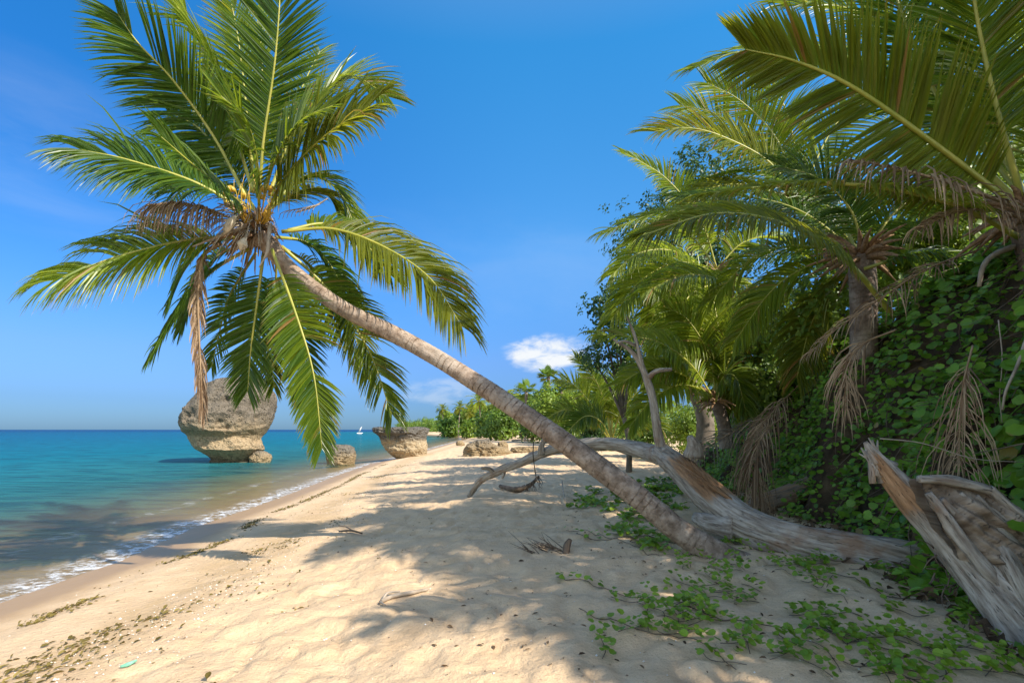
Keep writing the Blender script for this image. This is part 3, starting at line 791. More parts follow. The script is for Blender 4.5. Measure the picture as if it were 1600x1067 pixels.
n2 = thing('coconut_palm', 'coconut palm on the bank crest with a short dark trunk and long drooping fronds', 'palm tree', P(1348, 520, 8.2))
palm_trunk(n2, [P(1350, 560, 8.3), P(1350, 490, 8.2), P(1348, 430, 8.1), P(1345, 395, 8.0)], [.20, .19, .19, .17], 'trunk_dark', 16)
NF = [
    ([(1395, 492, 7.5), (1320, 405, 7.2), (1230, 352, 6.9), (1120, 334, 6.7), (1004, 368, 6.5)], dict(up=(-.25, -.6, .75), droop=.45, Lmax=.92, n=92, mat='frond_olive', r0=.05, start=.2, tb=-.15)),
    ([(1350, 410, 8.2), (1240, 345, 8.4), (1120, 328, 8.5), (1020, 336, 8.5), (946, 362, 8.5)], dict(up=(-.2, -.5, .8), droop=.42, Lmax=.75, n=84, mat='frond', r0=.034, tb=.2)),
    ([(1345, 400, 8.5), (1250, 330, 8.9), (1150, 305, 9.1), (1050, 305, 9.2)], dict(up=(-.2, -.5, .8), droop=.40, Lmax=.8, n=70, mat='frond_dark')),
    ([(1350, 400, 8.0), (1330, 330, 8.0), (1280, 280, 8.0), (1220, 260, 8.0)], dict(up=(-.3, -.8, .5), droop=.3, Lmax=.85, n=64, mat='frond_dark')),
    ([(1350, 400, 8.0), (1400, 330, 8.0), (1460, 300, 8.2), (1510, 320, 8.4)], dict(up=(.3, -.7, .6), droop=.3, Lmax=.85, n=64, mat='frond_dark')),
    ([(1350, 420, 7.8), (1420, 400, 7.4), (1480, 400, 7.1), (1530, 430, 6.9)], dict(up=(.3, -.6, .7), droop=.4, Lmax=.7, n=60, mat='frond_dark')),
    ([(1345, 400, 8.3), (1290, 320, 9.2), (1180, 270, 10), (1100, 280, 10.6)], dict(up=(0, -.5, .85), droop=.3, Lmax=.85, n=64, mat='frond_dark')),
]
for i, (cp, kw) in enumerate(NF):
    frond(n2, [P(*q) for q in cp], seed=200 + i, **kw)

for i, q in enumerate([[(1340, 415, 8.4), (1280, 410, 9.0), (1210, 450, 9.4), (1150, 530, 9.6)], [(1340, 410, 8.6), (1260, 385, 9.4), (1180, 400, 10), (1110, 470, 10.3)],
                       [(1345, 420, 8.2), (1310, 440, 8.8), (1270, 500, 9.2), (1245, 590, 9.3)], [(1350, 405, 8.6), (1300, 350, 9.4), (1230, 320, 10), (1150, 345, 10.4)]]):
    frond(n2, [P(*w) for w in q], seed=260 + i, up=(-.15, -.6, .75), droop=.42, Lmax=.85, n=62, width=.042, mat=('frond_bright', 'frond_bright', 'frond_olive', 'frond')[i])
sheaths(n2, P(1346, 402, 8.0), 46, .12, (.3, .65), 21)
n3 = thing('coconut_palm', 'coconut palm behind with bright upright fronds against the sky', 'palm tree', P(1365, 600, 10.6))
palm_trunk(n3, [P(1365, 600, 10.6), P(1350, 480, 10.5), P(1300, 390, 10.4), P(1245, 312, 10.3)], [.18, .15, .14, .14], 'trunk_dark', 14)
NF = [
    ([(1245, 310, 10.2), (1200, 252, 10), (1130, 214, 9.8), (1075, 200, 9.7), (1022, 206, 9.6)], dict(up=(-.2, -.75, .6), droop=.22, Lmax=.95, n=76, mat='frond_olive', tb=.1)),
    ([(1245, 310, 10.4), (1215, 220, 10.5), (1160, 160, 10.6), (1105, 130, 10.6)], dict(up=(-.5, -.8, .3), droop=.12, Lmax=.9, n=70, mat='frond_bright')),
    ([(1245, 310, 10.5), (1190, 240, 10.8), (1120, 180, 11), (1060, 165, 11.2)], dict(up=(-.5, -.8, .3), droop=.15, Lmax=.9, n=70, mat='frond_bright')),
    ([(1245, 310, 10.5), (1240, 220, 10.8), (1215, 140, 11), (1180, 80, 11)], dict(up=(-.3, -.9, .3), droop=.12, Lmax=.9, n=66, mat='frond')),
    ([(1250, 310, 10.3), (1290, 220, 10.3), (1330, 170, 10.3), (1380, 160, 10.3)], dict(up=(.3, -.9, .3), droop=.2, Lmax=.9, n=66, mat='frond')),
    ([(1245, 315, 10.2), (1170, 290, 10), (1110, 295, 9.9), (1060, 330, 9.8)], dict(up=(-.2, -.6, .75), droop=.35, Lmax=.85, n=66, mat='frond_olive')),
]
for i, (cp, kw) in enumerate(NF):
    frond(n3, [P(*q) for q in cp], seed=300 + i, **kw)

sheaths(n3, P(1245, 314, 10.3), 30, .1, (.3, .6), 22)
n4 = thing('coconut_palm', 'thin frond coconut palm further back, one slim frond curling up beside the dark tree', 'palm tree', P(1140, 660, 15.0))
palm_trunk(n4, [P(1150, 680, 15), P(1150, 560, 15), P(1140, 470, 14.8), P(1120, 425, 14.6)], [.2, .17, .16, .15], 'trunk_dark', 14)
NF = [
    ([(1120, 420, 14.6), (1095, 345, 14.4), (1045, 283, 14.2), (1005, 255, 14.1), (970, 236, 14)], dict(up=(-.6, -.5, .6), droop=.3, Lmax=.65, n=66, mat='frond_bright', width=.05)),
    ([(1120, 425, 14.5), (1060, 410, 14), (1000, 440, 13.7), (955, 500, 13.5)], dict(up=(-.2, -.6, .75), droop=.4, Lmax=1.1, n=64, mat='frond_bright', width=.06)),
    ([(1120, 425, 14.5), (1080, 430, 14), (1040, 460, 13.6), (1010, 520, 13.4)], dict(up=(-.2, -.6, .75), droop=.4, Lmax=1.1, n=64, mat='frond_bright', width=.06)),
    ([(1120, 425, 14.4), (1110, 450, 13.6), (1080, 500, 13), (1050, 570, 12.8)], dict(up=(-.2, -.8, .5), droop=.35, Lmax=1.0, n=60, mat='frond_bright', width=.06)),
    ([(1120, 425, 14.4), (1150, 440, 13.8), (1185, 490, 13.3), (1200, 570, 13)], dict(up=(.2, -.8, .5), droop=.35, Lmax=1.0, n=60, mat='frond_bright', width=.06)),
    ([(1120, 420, 14.6), (1160, 380, 14.6), (1210, 370, 14.5), (1260, 400, 14.3)], dict(up=(.2, -.6, .7), droop=.35, Lmax=1.0, n=60, mat='frond_bright', width=.06)),
    ([(1120, 420, 14.6), (1080, 370, 14.6), (1030, 355, 14.5), (985, 380, 14.4)], dict(up=(-.2, -.6, .7), droop=.35, Lmax=1.0, n=60, mat='frond_bright', width=.06)),
    ([(1120, 430, 14.3), (1125, 480, 13.8), (1130, 540, 13.6), (1120, 620, 13.5)], dict(up=(.1, -.9, .3), droop=.3, Lmax=.9, n=56, mat='frond', width=.06)),
]
for i, (cp, kw) in enumerate(NF):
    frond(n4, [P(*q) for q in cp], seed=400 + i, **kw)
for i, q in enumerate([[(1150, 560, 13), (1100, 530, 12.4), (1050, 540, 12), (1015, 590, 11.8)], [(1160, 520, 12.4), (1200, 470, 12), (1260, 470, 11.6), (1300, 520, 11.4)], [(1120, 440, 14), (1060, 395, 13.4), (1000, 395, 13), (955, 430, 12.8)],
                       [(1180, 480, 11.5), (1130, 440, 11), (1070, 430, 10.7), (1010, 455, 10.5)], [(1200, 470, 12.5), (1175, 500, 12.2), (1150, 560, 12.1), (1145, 640, 12)], [(1130, 440, 13.6), (1080, 460, 13), (1045, 520, 12.7), (1035, 600, 12.6)]]):
    frond(n4, [P(*w) for w in q], seed=450 + i, up=(-.1, -.6, .75), droop=.42, Lmax=.95, n=60, width=.05, mat=('frond_bright', 'frond', 'frond_bright', 'frond_bright', 'frond_olive', 'frond_bright')[i])
for i, (a, b) in enumerate([(1085, 1060), (1140, 1135), (1165, 1175)]):
    frond(n4, [P(a, 440, 14.2), P((a + b) / 2, 480, 13.6), P(b, 540, 13.4), P(b, 600, 13.4)], 'frond_dry', .7, 36, (0, -.9, .3), .6, .04, .12, 5, .03, 440 + i, dry_rib=True)

n5 = thing('coconut_palm', 'low coconut palm behind the upright driftwood branch, olive fronds arching low', 'palm tree', P(1130, 690, 12.0))
palm_trunk(n5, [P(1135, 700, 12), P(1130, 660, 12), P(1118, 625, 11.9)], [.17, .15, .14], 'trunk_dark', 14)
NF = [
    ([(1118, 628, 11.8), (1090, 606, 11.4), (1055, 603, 11.1), (1018, 625, 10.9), (985, 665, 10.8)], dict(up=(-.2, -.6, .75), droop=.45, Lmax=.75, n=60, mat='frond_bright', width=.05, tb=.15)),
    ([(1118, 628, 11.8), (1080, 570, 11.5), (1030, 535, 11.2), (980, 525, 11), (932, 522, 10.9)], dict(up=(-.2, -.6, .75), droop=.4, Lmax=.8, n=66, mat='frond_bright', width=.05)),
    ([(1118, 628, 11.8), (1075, 590, 11.6), (1020, 575, 11.4), (965, 600, 11.2)], dict(up=(-.2, -.6, .75), droop=.4, Lmax=.8, n=60, mat='frond_bright', width=.05)),
    ([(1118, 628, 11.9), (1110, 560, 12), (1075, 500, 12), (1040, 480, 12)], dict(up=(-.4, -.8, .4), droop=.25, Lmax=.85, n=60, mat='frond_bright', width=.05)),
    ([(1118, 628, 11.9), (1140, 560, 12), (1165, 510, 12), (1200, 500, 12)], dict(up=(.3, -.8, .4), droop=.25, Lmax=.85, n=60, mat='frond', width=.05)),
    ([(1118, 628, 11.7), (1130, 590, 11.2), (1150, 590, 10.9), (1165, 640, 10.7)], dict(up=(.3, -.8, .4), droop=.4, Lmax=.7, n=50, mat='frond', width=.05)),
    ([(1118, 628, 11.9), (1125, 545, 12.3), (1115, 470, 12.6), (1100, 430, 12.8)], dict(up=(0, -.9, .4), droop=.25, Lmax=.85, n=60, mat='frond_bright', width=.05)),
]
for i, (cp, kw) in enumerate(NF):
    frond(n5, [P(*q) for q in cp], seed=500 + i, **kw)

sheaths(n4, P(1120, 428, 14.6), 30, .1, (.3, .6), 23)
sheaths(n5, P(1118, 626, 11.9), 24, .1, (.2, .5), 24)
n6 = thing('young_coconut_palm', 'young bright green coconut palm with upright fronds at the top of the beach', 'palm tree', gp(4.6, 23.5))
NF = [
    ([(955, 690, 23.4), (930, 640, 23), (895, 600, 22.6), (868, 592, 22.3)], dict(mat='frond_bright')),
    ([(955, 690, 23.4), (945, 630, 23.4), (925, 585, 23.4), (900, 560, 23.4)], dict(mat='frond_bright')),
    ([(955, 690, 23.4), (958, 630, 23.4), (968, 585, 23.4), (985, 560, 23.4)], dict(mat='frond_bright')),
    ([(955, 690, 23.4), (970, 645, 23), (1000, 610, 22.6), (1030, 605, 22.4)], dict(mat='frond_bright')),
    ([(955, 690, 23.2), (925, 655, 22.6), (885, 640, 22.1), (850, 655, 21.8)], dict(mat='frond')),
    ([(955, 690, 23.2), (980, 665, 22.6), (1010, 650, 22.2), (1035, 670, 22)], dict(mat='frond')),
    ([(955, 690, 23.2), (940, 660, 22.4), (915, 650, 21.8), (885, 675, 21.3)], dict(mat='frond_dark')),
    ([(955, 690, 23.2), (950, 640, 23.8), (935, 600, 24.4), (910, 590, 24.8)], dict(mat='frond')),
]
for i, (cp, kw) in enumerate(NF):
    frond(n6, [P(*q) for q in cp], seed=600 + i, Lmax=.95, n=46, width=.07, droop=.2, up=(0, -.8, .6), r0=.05, start=.25, **kw)


# shade palms that stand just outside the frame on the right and throw the shadows on the sand
def shade_palm(x, y, h, nf, L, seed, label):
    z0 = float(bank_z(x, y))
    o = thing('coconut_palm', label, 'palm tree', (x, y, z0))
    palm_trunk(o, [(x, y, z0 - .3), (x - .1, y + .05, z0 + h * .4), (x - .3, y + .1, z0 + h)], [.2, .17, .15], 'trunk_dark', 10, step=.1)
    crown(o, (x - .3, y + .1, z0 + h), nf, L, seed, ('frond',), (70, -40), 54, .9, .2, .065, ns=14)
    return o


SHADE = [(7.1, 3.0, 4.4, 30, 2.7, 71, 'tall coconut palm on the bank beside the viewpoint, shading the middle of the beach'),
         (7.2, 0.3, 2.1, 15, 2.0, 72, 'lower coconut palm on the bank beside the viewpoint, crown over the stump')]
for a in SHADE: shade_palm(*a)


# ------------------------------------------------------------------ foliage helpers
def leaf(mb, p, nrm, up, size, tint, asp=0.62, fold=0.25, mi=0, kind='oval'):
    """a folded leaf of two halves"""
    nrm = nrm.normalized(); T = (up - nrm * up.dot(nrm))
    if T.length < 1e-3: T = Vector((1, 0, 0)) - nrm * nrm.x
    T.normalize(); S = T.cross(nrm)
    if kind == 'oval':
        prof = [(0.0, 0.0), (0.3, 0.42), (0.65, 0.40), (1.0, 0.0)]
    elif kind == 'round':
        prof = [(0.0, 0.0), (0.12, 0.46), (0.55, 0.60), (0.92, 0.34), (1.0, 0.0)]
    else:
        prof = [(0.0, 0.0), (0.5, 0.5), (1.0, 0.0)]
    mid = []; lf = []; rt = []
    for t, w in prof:
        c = p + T * (t * size) - nrm * (0.12 * size * t * t)
        mid.append(mb.vert(c, tint, (0, 0, 0), t))
        if w > 0:
            e = nrm * (fold * w * size)
            lf.append(mb.vert(c + S * (w * size * asp) + e, tint, (0, 0, 0), t)); rt.append(mb.vert(c - S * (w * size * asp) + e, tint, (0, 0, 0), t))
    mb.face([mid[0]] + lf + [mid[-1]] + list(reversed(mid[1:-1])), mi)
    mb.face([mid[-1]] + list(reversed(rt)) + [mid[0]] + mid[1:-1], mi)


def rv(r): return Vector((r.gauss(0, 1), r.gauss(0, 1), r.gauss(0, 1))).normalized()


def leaf_cloud(mb, blobs, n, size, seed, kind='diamond', hang=0.0, flat=0.35):
    """leaves on twig clumps filling ellipsoids [(centre, (rx,ry,rz))]"""
    r = random.Random(seed)
    vol = [b[1][0] * b[1][1] * b[1][2] for b in blobs]; tot = sum(v ** 0.75 for v in vol)
    for (c, rr), v in zip(blobs, vol):
        nn = int(n * v ** 0.75 / tot); ncl = max(6, nn // 14)
        for q in range(ncl):
            d = rv(r); k_ = r.uniform(0.35, 1.0) ** 0.5 * (1 + 0.18 * r.gauss(0, 1))
            cc = Vector((c[0] + d.x * rr[0] * k_, c[1] + d.y * rr[1] * k_, c[2] + d.z * rr[2] * k_))
            tn = r.gauss(0.45, 0.2); sp_ = size * r.uniform(1.0, 2.2)
            out = Vector((d.x, d.y, d.z * .6 + .35)).normalized()
            for j in range(nn // ncl):
                pp = cc + rv(r) * sp_ * r.random() ** .5
                nr = (out + rv(r) * (0.9 - flat)).normalized()
                leaf(mb, pp, nr, rv(r) + Vector((0, 0, -hang)), size * r.uniform(.7, 1.25), min(1, max(0, tn + r.gauss(0, .12))), kind=kind, asp=.7)


def broadleaf(name, label, cat, base_, blobs, n, size, mat, seed, trunk=True, group=None, kind='diamond', hang=0.2, girth=1.0):
    o = thing(name, label, cat, base_, group)
    mb = MB()
    leaf_cloud(mb, blobs, n, size, seed, kind, hang)
    mb.build('crown', M[mat], o)
    if trunk:
        mb = MB(); b = Vector(base_)
        hgt_ = max(c[2] for c, r_ in blobs) - b.z
        top = Vector(blobs[0][0]); w = (hgt_ * .028 + .03) * girth
        fork = b.lerp(top, .4); fork.z = b.z + (top.z - b.z) * .42
        tube(mb, [b - Vector((0, 0, .15)), b.lerp(fork, .5) + Vector((w, 0, 0)), fork], [w * 1.3, w, w * .85], 8, 8, rough=.12)
        for c, r_ in blobs:
            tube(mb, [fork - Vector((0, 0, w)), fork.lerp(Vector(c), .5) + Vector((0, 0, w)), Vector(c)], [w * .8, w * .45, w * .15], 6, 7, rough=.1)
        mb.build('trunk', M['bark'], o)
    return o


# dark tree and its neighbours behind the palms
D = 19.0
broadleaf('broadleaf_tree', 'tall dark broadleaf tree rising behind the palms against the sky', 'tree', gp(7.2, 19.5),
          [(P(1060, 400, D), (1.9, 1.6, 2.0)), (P(1010, 380, D), (1.5, 1.5, 1.7)), (P(1080, 300, D), (1.5, 1.5, 1.5)), (P(1000, 460, D), (1.3, 1.3, 1.5)), (P(1120, 270, D), (1.6, 1.5, 1.4)), (P(1100, 480, D), (1.8, 1.5, 2.2)), (P(1150, 380, D), (1.8, 1.5, 2.0))],
          17000, .13, 'leaf_tree', 801)
D = 17.0
broadleaf('broadleaf_tree', 'smaller dark feathery tree left of the palm fronds', 'tree', gp(4.0, 17.5),
          [(P(960, 520, D), (.85, .9, 1.0)), (P(935, 480, D), (.55, .6, .5)), (P(925, 560, D), (.5, .6, .45)), (P(990, 560, D), (.9, .9, .9)), (P(965, 455, D), (.5, .5, .4))],
          4200, .12, 'leaf_tree', 802, girth=.45)
broadleaf('shrub', 'bright yellow green shrub glowing in the gap behind the fallen tree', 'shrub', gp(7.2, 16.5),
          [(P(1190, 560, 16), (1.6, 1.2, 1.3)), (P(1240, 520, 16), (1.5, 1.2, 1.3)), (P(1150, 610, 16), (1.3, 1.2, 1.1)), (P(1280, 560, 16), (1.5, 1.2, 1.2))], 4200, .16, 'leaf_shrub', 803)
broadleaf('shrub', 'yellow green shrub at the bank end below the hanging fronds', 'shrub', gp(6.0, 13.2),
          [(P(1215, 640, 12.8), (.9, .8, .8)), (P(1265, 590, 12.6), (.9, .8, .8)), (P(1175, 655, 13), (.7, .7, .5)), (P(1300, 540, 12.4), (.8, .8, .7))], 4200, .11, 'leaf_shrub', 808)
broadleaf('shrub', 'low green shrub on the bank end above the dead fronds', 'shrub', (6.2, 12.0, float(bank_z(6.2, 12.0))),
          [(P(1200, 590, 11.8), (.8, .8, .75)), (P(1240, 540, 11.5), (.8, .8, .8)), (P(1165, 620, 12.2), (.6, .6, .5))], 3000, .12, 'leaf_mid', 804)
broadleaf('shrub', 'sunlit leafy shrub on the bank crest between two palms', 'shrub', (7.0, 8.6, float(bank_z(7.0, 8.6))),
          [(P(1480, 350, 8.6), (.9, .8, .7)), (P(1420, 400, 8.8), (.7, .7, .6)), (P(1550, 330, 8.6), (.9, .8, .7))], 3000, .12, 'leaf_shrub', 805)
broadleaf('broadleaf_tree', 'dense tall tree behind the bank crest, seen between the fronds', 'tree', (11.5, 12.5, float(bank_z(11.5, 12.5))),
          [(P(1520, 260, 11.5), (1.5, 1.2, 1.3)), (P(1420, 320, 11.5), (1.5, 1.2, 1.2)), (P(1340, 380, 12), (1.4, 1.2, 1.2)), (P(1600, 200, 11.5), (1.5, 1.2, 1.5)), (P(1290, 450, 12), (1.3, 1.2, 1.2)), (P(1500, 390, 11), (1.5, 1.2, 1.2))], 9500, .15, 'leaf_mid', 806)
broadleaf('shrub', 'leafy green shrub spilling over the bank crest under the leaning midrib', 'shrub', (6.6, 9.4, float(bank_z(6.6, 9.4))),
          [(P(1300, 480, 9.4), (.8, .8, .7)), (P(1380, 440, 9.2), (.8, .8, .7)), (P(1450, 410, 8.8), (.8, .7, .6)), (P(1260, 530, 9.8), (.8, .8, .7))], 4200, .10, 'leaf_shrub', 807)


# creeper over the bank
def bank_creeper():
    r = random.Random(91)
    mb = MB()
    yy = np.linspace(-1, 19, 400)
    n = 0
    while n < 23000:
        y = 2.6 + 15.0 * r.random() ** 2.0
        t = r.uniform(-0.45, 2.4)
        x = float(xb(y)) + t
        d = float(vnoise(x * 1.1 + 3, y * 1.1, 51)) + .5; d2 = float(vnoise(x * 3.1, y * 3.1, 52)) + .5
        z = float(bank_z(x, y))
        if d * .6 + d2 * .4 < .33 + .1 * r.random(): 
            if r.random() < .5: continue
        z1 = float(bank_z(x + .08, y)); z2 = float(bank_z(x, y + .08))
        g = Vector((-(z1 - z) / .08, -(z2 - z) / .08, 1.0)).normalized()
        big = y < 7 and (d > .55)
        size = (r.uniform(.085, .15) if big else r.uniform(.055, .10)) * (1 if y < 9 else 1.35)
        off = r.random() ** 1.5 * (.22 + .5 * max(0, d - .4))
        g2 = (g + Vector((-.25, -.25, .3))).normalized()
        p = Vector((x, y, z)) + g2 * (off + .02)
        nr = (g2 + Vector((0, -.15, .75)) + rv(r) * .85).normalized()
        tx_ = 1.5 if r.random() < .03 else 1.0; size *= r.uniform(.6, 1.2)
        up = Vector((-.35, -.1, -.75)) + rv(r) * .7
        kd = float(vnoise(x * .9 + 9, y * .9, 57)) > .12
        leaf(mb, p, nr, up, size * (1.15 if kd else 1), min(1, max(0, r.gauss(.46 + .25 * (d - .5) + (.15 if big else 0) + (.2 if kd else 0), .2))) * tx_ + (.6 if tx_ > 1 else 0), .55 if kd else .95, .12, 0, 'oval' if kd else 'round')
        n += 1
    stuff(mb.build('creeper_leaves', M['leaf_vine'], smooth=False), 'round leaved green creeper covering the steep bank', 'creeper')
    mb = MB(); sm = MB()
    for i in range(1500):
        y = 2.7 + 12.0 * r.random() ** 2.0; t = r.uniform(-.25, 1.7); x = float(xb(y)) + t
        b = Vector((x, y, float(bank_z(x, y)) + .02))
        d = Vector((-.8, r.uniform(-.7, .4), r.uniform(-.2, .9))).normalized(); pts = [b]
        nl = r.randint(4, 8); tn = r.gauss(.62, .16); sz = r.uniform(.06, .125) if y < 7.5 else r.uniform(.06, .10)
        kd = 'oval' if r.random() < .35 else 'round'
        for j in range(nl):
            q = pts[-1] + d * r.uniform(.045, .085); pts.append(q)
            d = (d + rv(r) * .22 + Vector((-.03, 0, -.16))).normalized()
            sd_ = Vector((d.y, -d.x, 0)) * (1 if j % 2 else -1)
            leaf(mb, q, (Vector((-.35, -.35, .9)) + rv(r) * .5), d * .5 + sd_ + rv(r) * .4, sz * r.uniform(.7, 1.2), min(1, max(0, tn + r.gauss(0, .12))), .95 if kd == 'round' else .55, .15, 0, kd)
        tube(sm, pts, [.004] * len(pts), 4, len(pts))
    stuff(mb.build('creeper_sprigs', M['leaf_vine'], smooth=False), 'leafy creeper shoots sticking out of the bank', 'creeper')
    stuff(sm.build('creeper_shoot_stems', M['twig']), 'thin stems of the creeper shoots on the bank', 'creeper stems')
    mb = MB()
    for i in range(420):
        y = r.uniform(2.8, 16); t = r.uniform(-.2, 1.6); x = float(xb(y)) + t
        p = Vector((x, y, float(bank_z(x, y)) + .06)); pts = [p]
        d = Vector((-.7, r.uniform(-.9, .9), -.5)).normalized()
        for k_ in range(4):
            q = pts[-1] + d * r.uniform(.12, .3); q.z = max(q.z, float(bank_z(q.x, q.y)) + r.uniform(.02, .2), .0); pts.append(q)
            d = (d + rv(r) * .5 + Vector((0, 0, -.35))).normalized()
        w = r.uniform(.003, .009); tube(mb, pts, [w, w * .9, w * .8, w * .6, w * .4], 4, 9)
    stuff(mb.build('creeper_stems', M['twig'], smooth=True), 'tangled brown stems of the creeper on the bank', 'creeper stems')
    mb = MB()
    for i in range(3600):
        y = 2.6 + 14.5 * r.random() ** 1.4; t = r.uniform(-.7, 2.2); x = float(xb(y)) + t
        z = max(float(bank_z(x, y)), float(gz(x, y))); 
        leaf(mb, Vector((x, y, z + r.uniform(.01, .08))), (Vector((-.4, -.2, .8)) + rv(r) * .7), rv(r), r.uniform(.05, .16), r.random(), r.uniform(.25, .6), .2)
    stuff(mb.build('leaf_litter', M['leaf_litter'], smooth=False), 'brown dead leaves caught on the bank between the creeper', 'dead leaves')


bank_creeper()


# dead fronds lying on the bank
def dead_frond(label, pts, mat='frond_dry', L=.55, n=44, up=(-.4, -.5, .75), droop=.5, seed=1, width=.024, a0=55):
    pts = [P(*p) for p in pts]
    o = thing('dead_palm_frond', label, 'dead frond', pts[0], 'dead palm fronds on the bank')
    mb = MB()
    fo = frond(o, pts, mat, L, n, up, droop * 1.5, width * .62, .18, 5, .013, seed, .36, dry_rib=True, name='leaflets', a0=a0, jitter=.5, lenvar=.5)
    return o


dead_frond('long brown dead frond slanting down the bank crest to the left', [(1545, 385, 6.0), (1450, 420, 5.9), (1370, 470, 6.0), (1300, 520, 6.3), (1262, 555, 6.5)], seed=701, n=60, L=.42)
dead_frond('brown dead frond hanging over the middle of the bank', [(1400, 515, 5.9), (1345, 540, 5.9), (1322, 580, 5.9), (1322, 640, 5.85)], seed=702, L=.62, droop=.7, a0=20)
dead_frond('pale dead frond drooping by the big round leaves at the right', [(1520, 540, 4.9), (1505, 600, 4.75), (1500, 660, 4.7), (1500, 730, 4.65)], seed=703, L=.7, droop=.9, width=.018, a0=16)
dead_frond('grey brown dead frond fanned over the log end at the bank foot', [(1250, 600, 9.6), (1210, 640, 9.2), (1175, 690, 9.0), (1165, 760, 8.9)], 'frond_dry', .95, 64, seed=704, droop=.9, width=.03, a0=24)
dead_frond('silver grey dead frond behind the broken trunk', [(1230, 640, 10.8), (1160, 668, 10.5), (1110, 695, 10.3), (1085, 715, 10.2)], 'frond_grey', .85, 56, seed=705, droop=.5, width=.035)
dead_frond('limp brown dead frond hanging to the ground beside the grey log', [(1225, 650, 9.0), (1190, 680, 8.8), (1180, 730, 8.7), (1195, 790, 8.65)], 'frond_dry', .8, 58, seed=707, droop=.9, width=.03, a0=18)

for i, (lab, pts, w, mt) in enumerate([
    ('thin grey stick leaning on the bank at the right edge', [(1604, 530, 4.6), (1590, 570, 4.55), (1572, 610, 4.5), (1566, 640, 4.5)], .016, 'pale_twig'),
    ('straight pale twig lying across the creeper above the stump', [(1375, 685, 4.6), (1440, 692, 4.5), (1520, 716, 4.4), (1600, 722, 4.3)], .005, 'pale_twig'),
    ('thick grey root curving over the bank crest', [(1585, 385, 5.7), (1550, 400, 5.6), (1535, 420, 5.5), (1530, 448, 5.5)], .035, 'pale_twig'),
    ('bare stem hanging between the round leaves', [(1560, 500, 4.9), (1566, 560, 4.85), (1562, 620, 4.8), (1566, 660, 4.8)], .006, 'pale_twig'),
    ('brown twig slanting down through the creeper', [(1515, 575, 5.0), (1540, 605, 4.95), (1560, 625, 4.9)], .008, 'twig')]):
    mb = MB(); q = [P(*p) for p in pts]
    tube(mb, q, [w * (1 - .15 * j) for j in range(len(q))], 6, 14, rough=.1, seed=i)
    tag(mb.build('stick', M[mt], origin=q[0]), lab, 'stick')


# ------------------------------------------------------------------ driftwood
def wood(parent, name, pts, radii, nseg=16, seed=0, rough=.16, step=.05, orange=None, label=None, twist=1.2):
    mb = MB()
    def dsp(al, an):
        g_ = mnoise.noise(Vector((math.cos(an) * 3.2 + seed, math.sin(an) * 3.2, al * .75)))
        g2 = mnoise.noise(Vector((math.cos(an) * 7 + seed, math.sin(an) * 7, al * 1.1)))
        return 1 + .08 * math.sin(an * 3 + al * twist + seed) - .11 * max(0, 1 - abs(g_) / .14) - .06 * max(0, 1 - abs(g2) / .16)
    tube(mb, pts, radii, nseg, step=step, disp=dsp, rough=rough, seed=seed, tint=0.0)
    if orange:
        a, b, side = orange
        L_ = max(mb.along)
        for i in range(len(mb.v)):
            al = mb.along[i] / L_
            g = mb.grain[i]; ang = math.atan2(g[1], g[0] - seed * 3.1)
            f = math.cos(ang - side)
            w_ = max(0, min(1, (al - a) / .06)) * max(0, min(1, (b - al) / .12)) * max(0, min(1, (f + .15 + .25 * mnoise.noise(Vector((al * 9, ang * 2, 3)))) / .25))
            mb.tint[i] = w_
    o = mb.build(name, M['drift'], parent)
    if label: o['label'] = label
    return o


ft = thing('fallen_tree', 'bleached fallen dead tree lying across the beach behind the leaning palm', 'fallen tree', gp(3.0, 6.3))
wood(ft, 'trunk', [P(1520, 915, 5.35), P(1400, 886, 5.55), P(1335, 868, 5.75), P(1240, 845, 6.1), P(1160, 815, 6.6), P(1105, 772, 7.2), P(1062, 732, 7.8), P(1030, 707, 8.3)],
     [.28, .275, .255, .225, .21, .225, .20, .15], 56, 1.0, .15, .03, orange=(.60, .95, 0.1))
wood(ft, 'trunk_fork', [P(1150, 826, 6.55), P(1112, 818, 6.85), P(1086, 808, 7.1)], [.16, .13, .07], 14, 2.0, .2)
wood(ft, 'limb', [P(1045, 716, 8.1), P(1005, 704, 8.9), P(960, 694, 9.6), P(910, 694, 10.3), P(862, 703, 10.9), P(815, 722, 11.3), P(775, 738, 11.7), P(750, 752, 11.9), P(733, 776, 12.1)],
     [.17, .145, .125, .115, .11, .10, .10, .085, .06], 14, 3.0, .2)
wood(ft, 'limb_stub', [P(846, 710, 10.95), P(846, 698, 10.9), P(850, 686, 10.85)], [.08, .07, .05], 9, 4.0)
wood(ft, 'limb_stub', [P(772, 738, 11.7), P(764, 732, 11.6), P(752, 731, 11.5)], [.06, .05, .03], 8, 5.0)
wood(ft, 'limb_stub', [P(788, 735, 11.6), P(786, 743, 11.5), P(785, 748, 11.5)], [.05, .04, .02], 8, 5.5)
wood(ft, 'branch', [P(1042, 716, 8.3), P(1032, 695, 8.25), P(1025, 655, 8.2), P(1018, 615, 8.2), P(1004, 575, 8.2), P(985, 548, 8.2), P(958, 530, 8.2)], [.12, .085, .070, .064, .050, .034, .014], 14, 6.0, .18)
wood(ft, 'branch', [P(1004, 576, 8.2), P(997, 545, 8.15), P(990, 520, 8.15), P(979, 494, 8.1)], [.048, .034, .024, .009], 9, 7.0)
wood(ft, 'branch', [P(1012, 592, 8.2), P(1026, 580, 8.1), P(1050, 577, 8.05)], [.055, .042, .03], 9, 8.0)
wood(ft, 'branch', [P(993, 540, 8.15), P(975, 533, 8.1), P(962, 536, 8.1)], [.03, .02, .01], 7, 8.5)
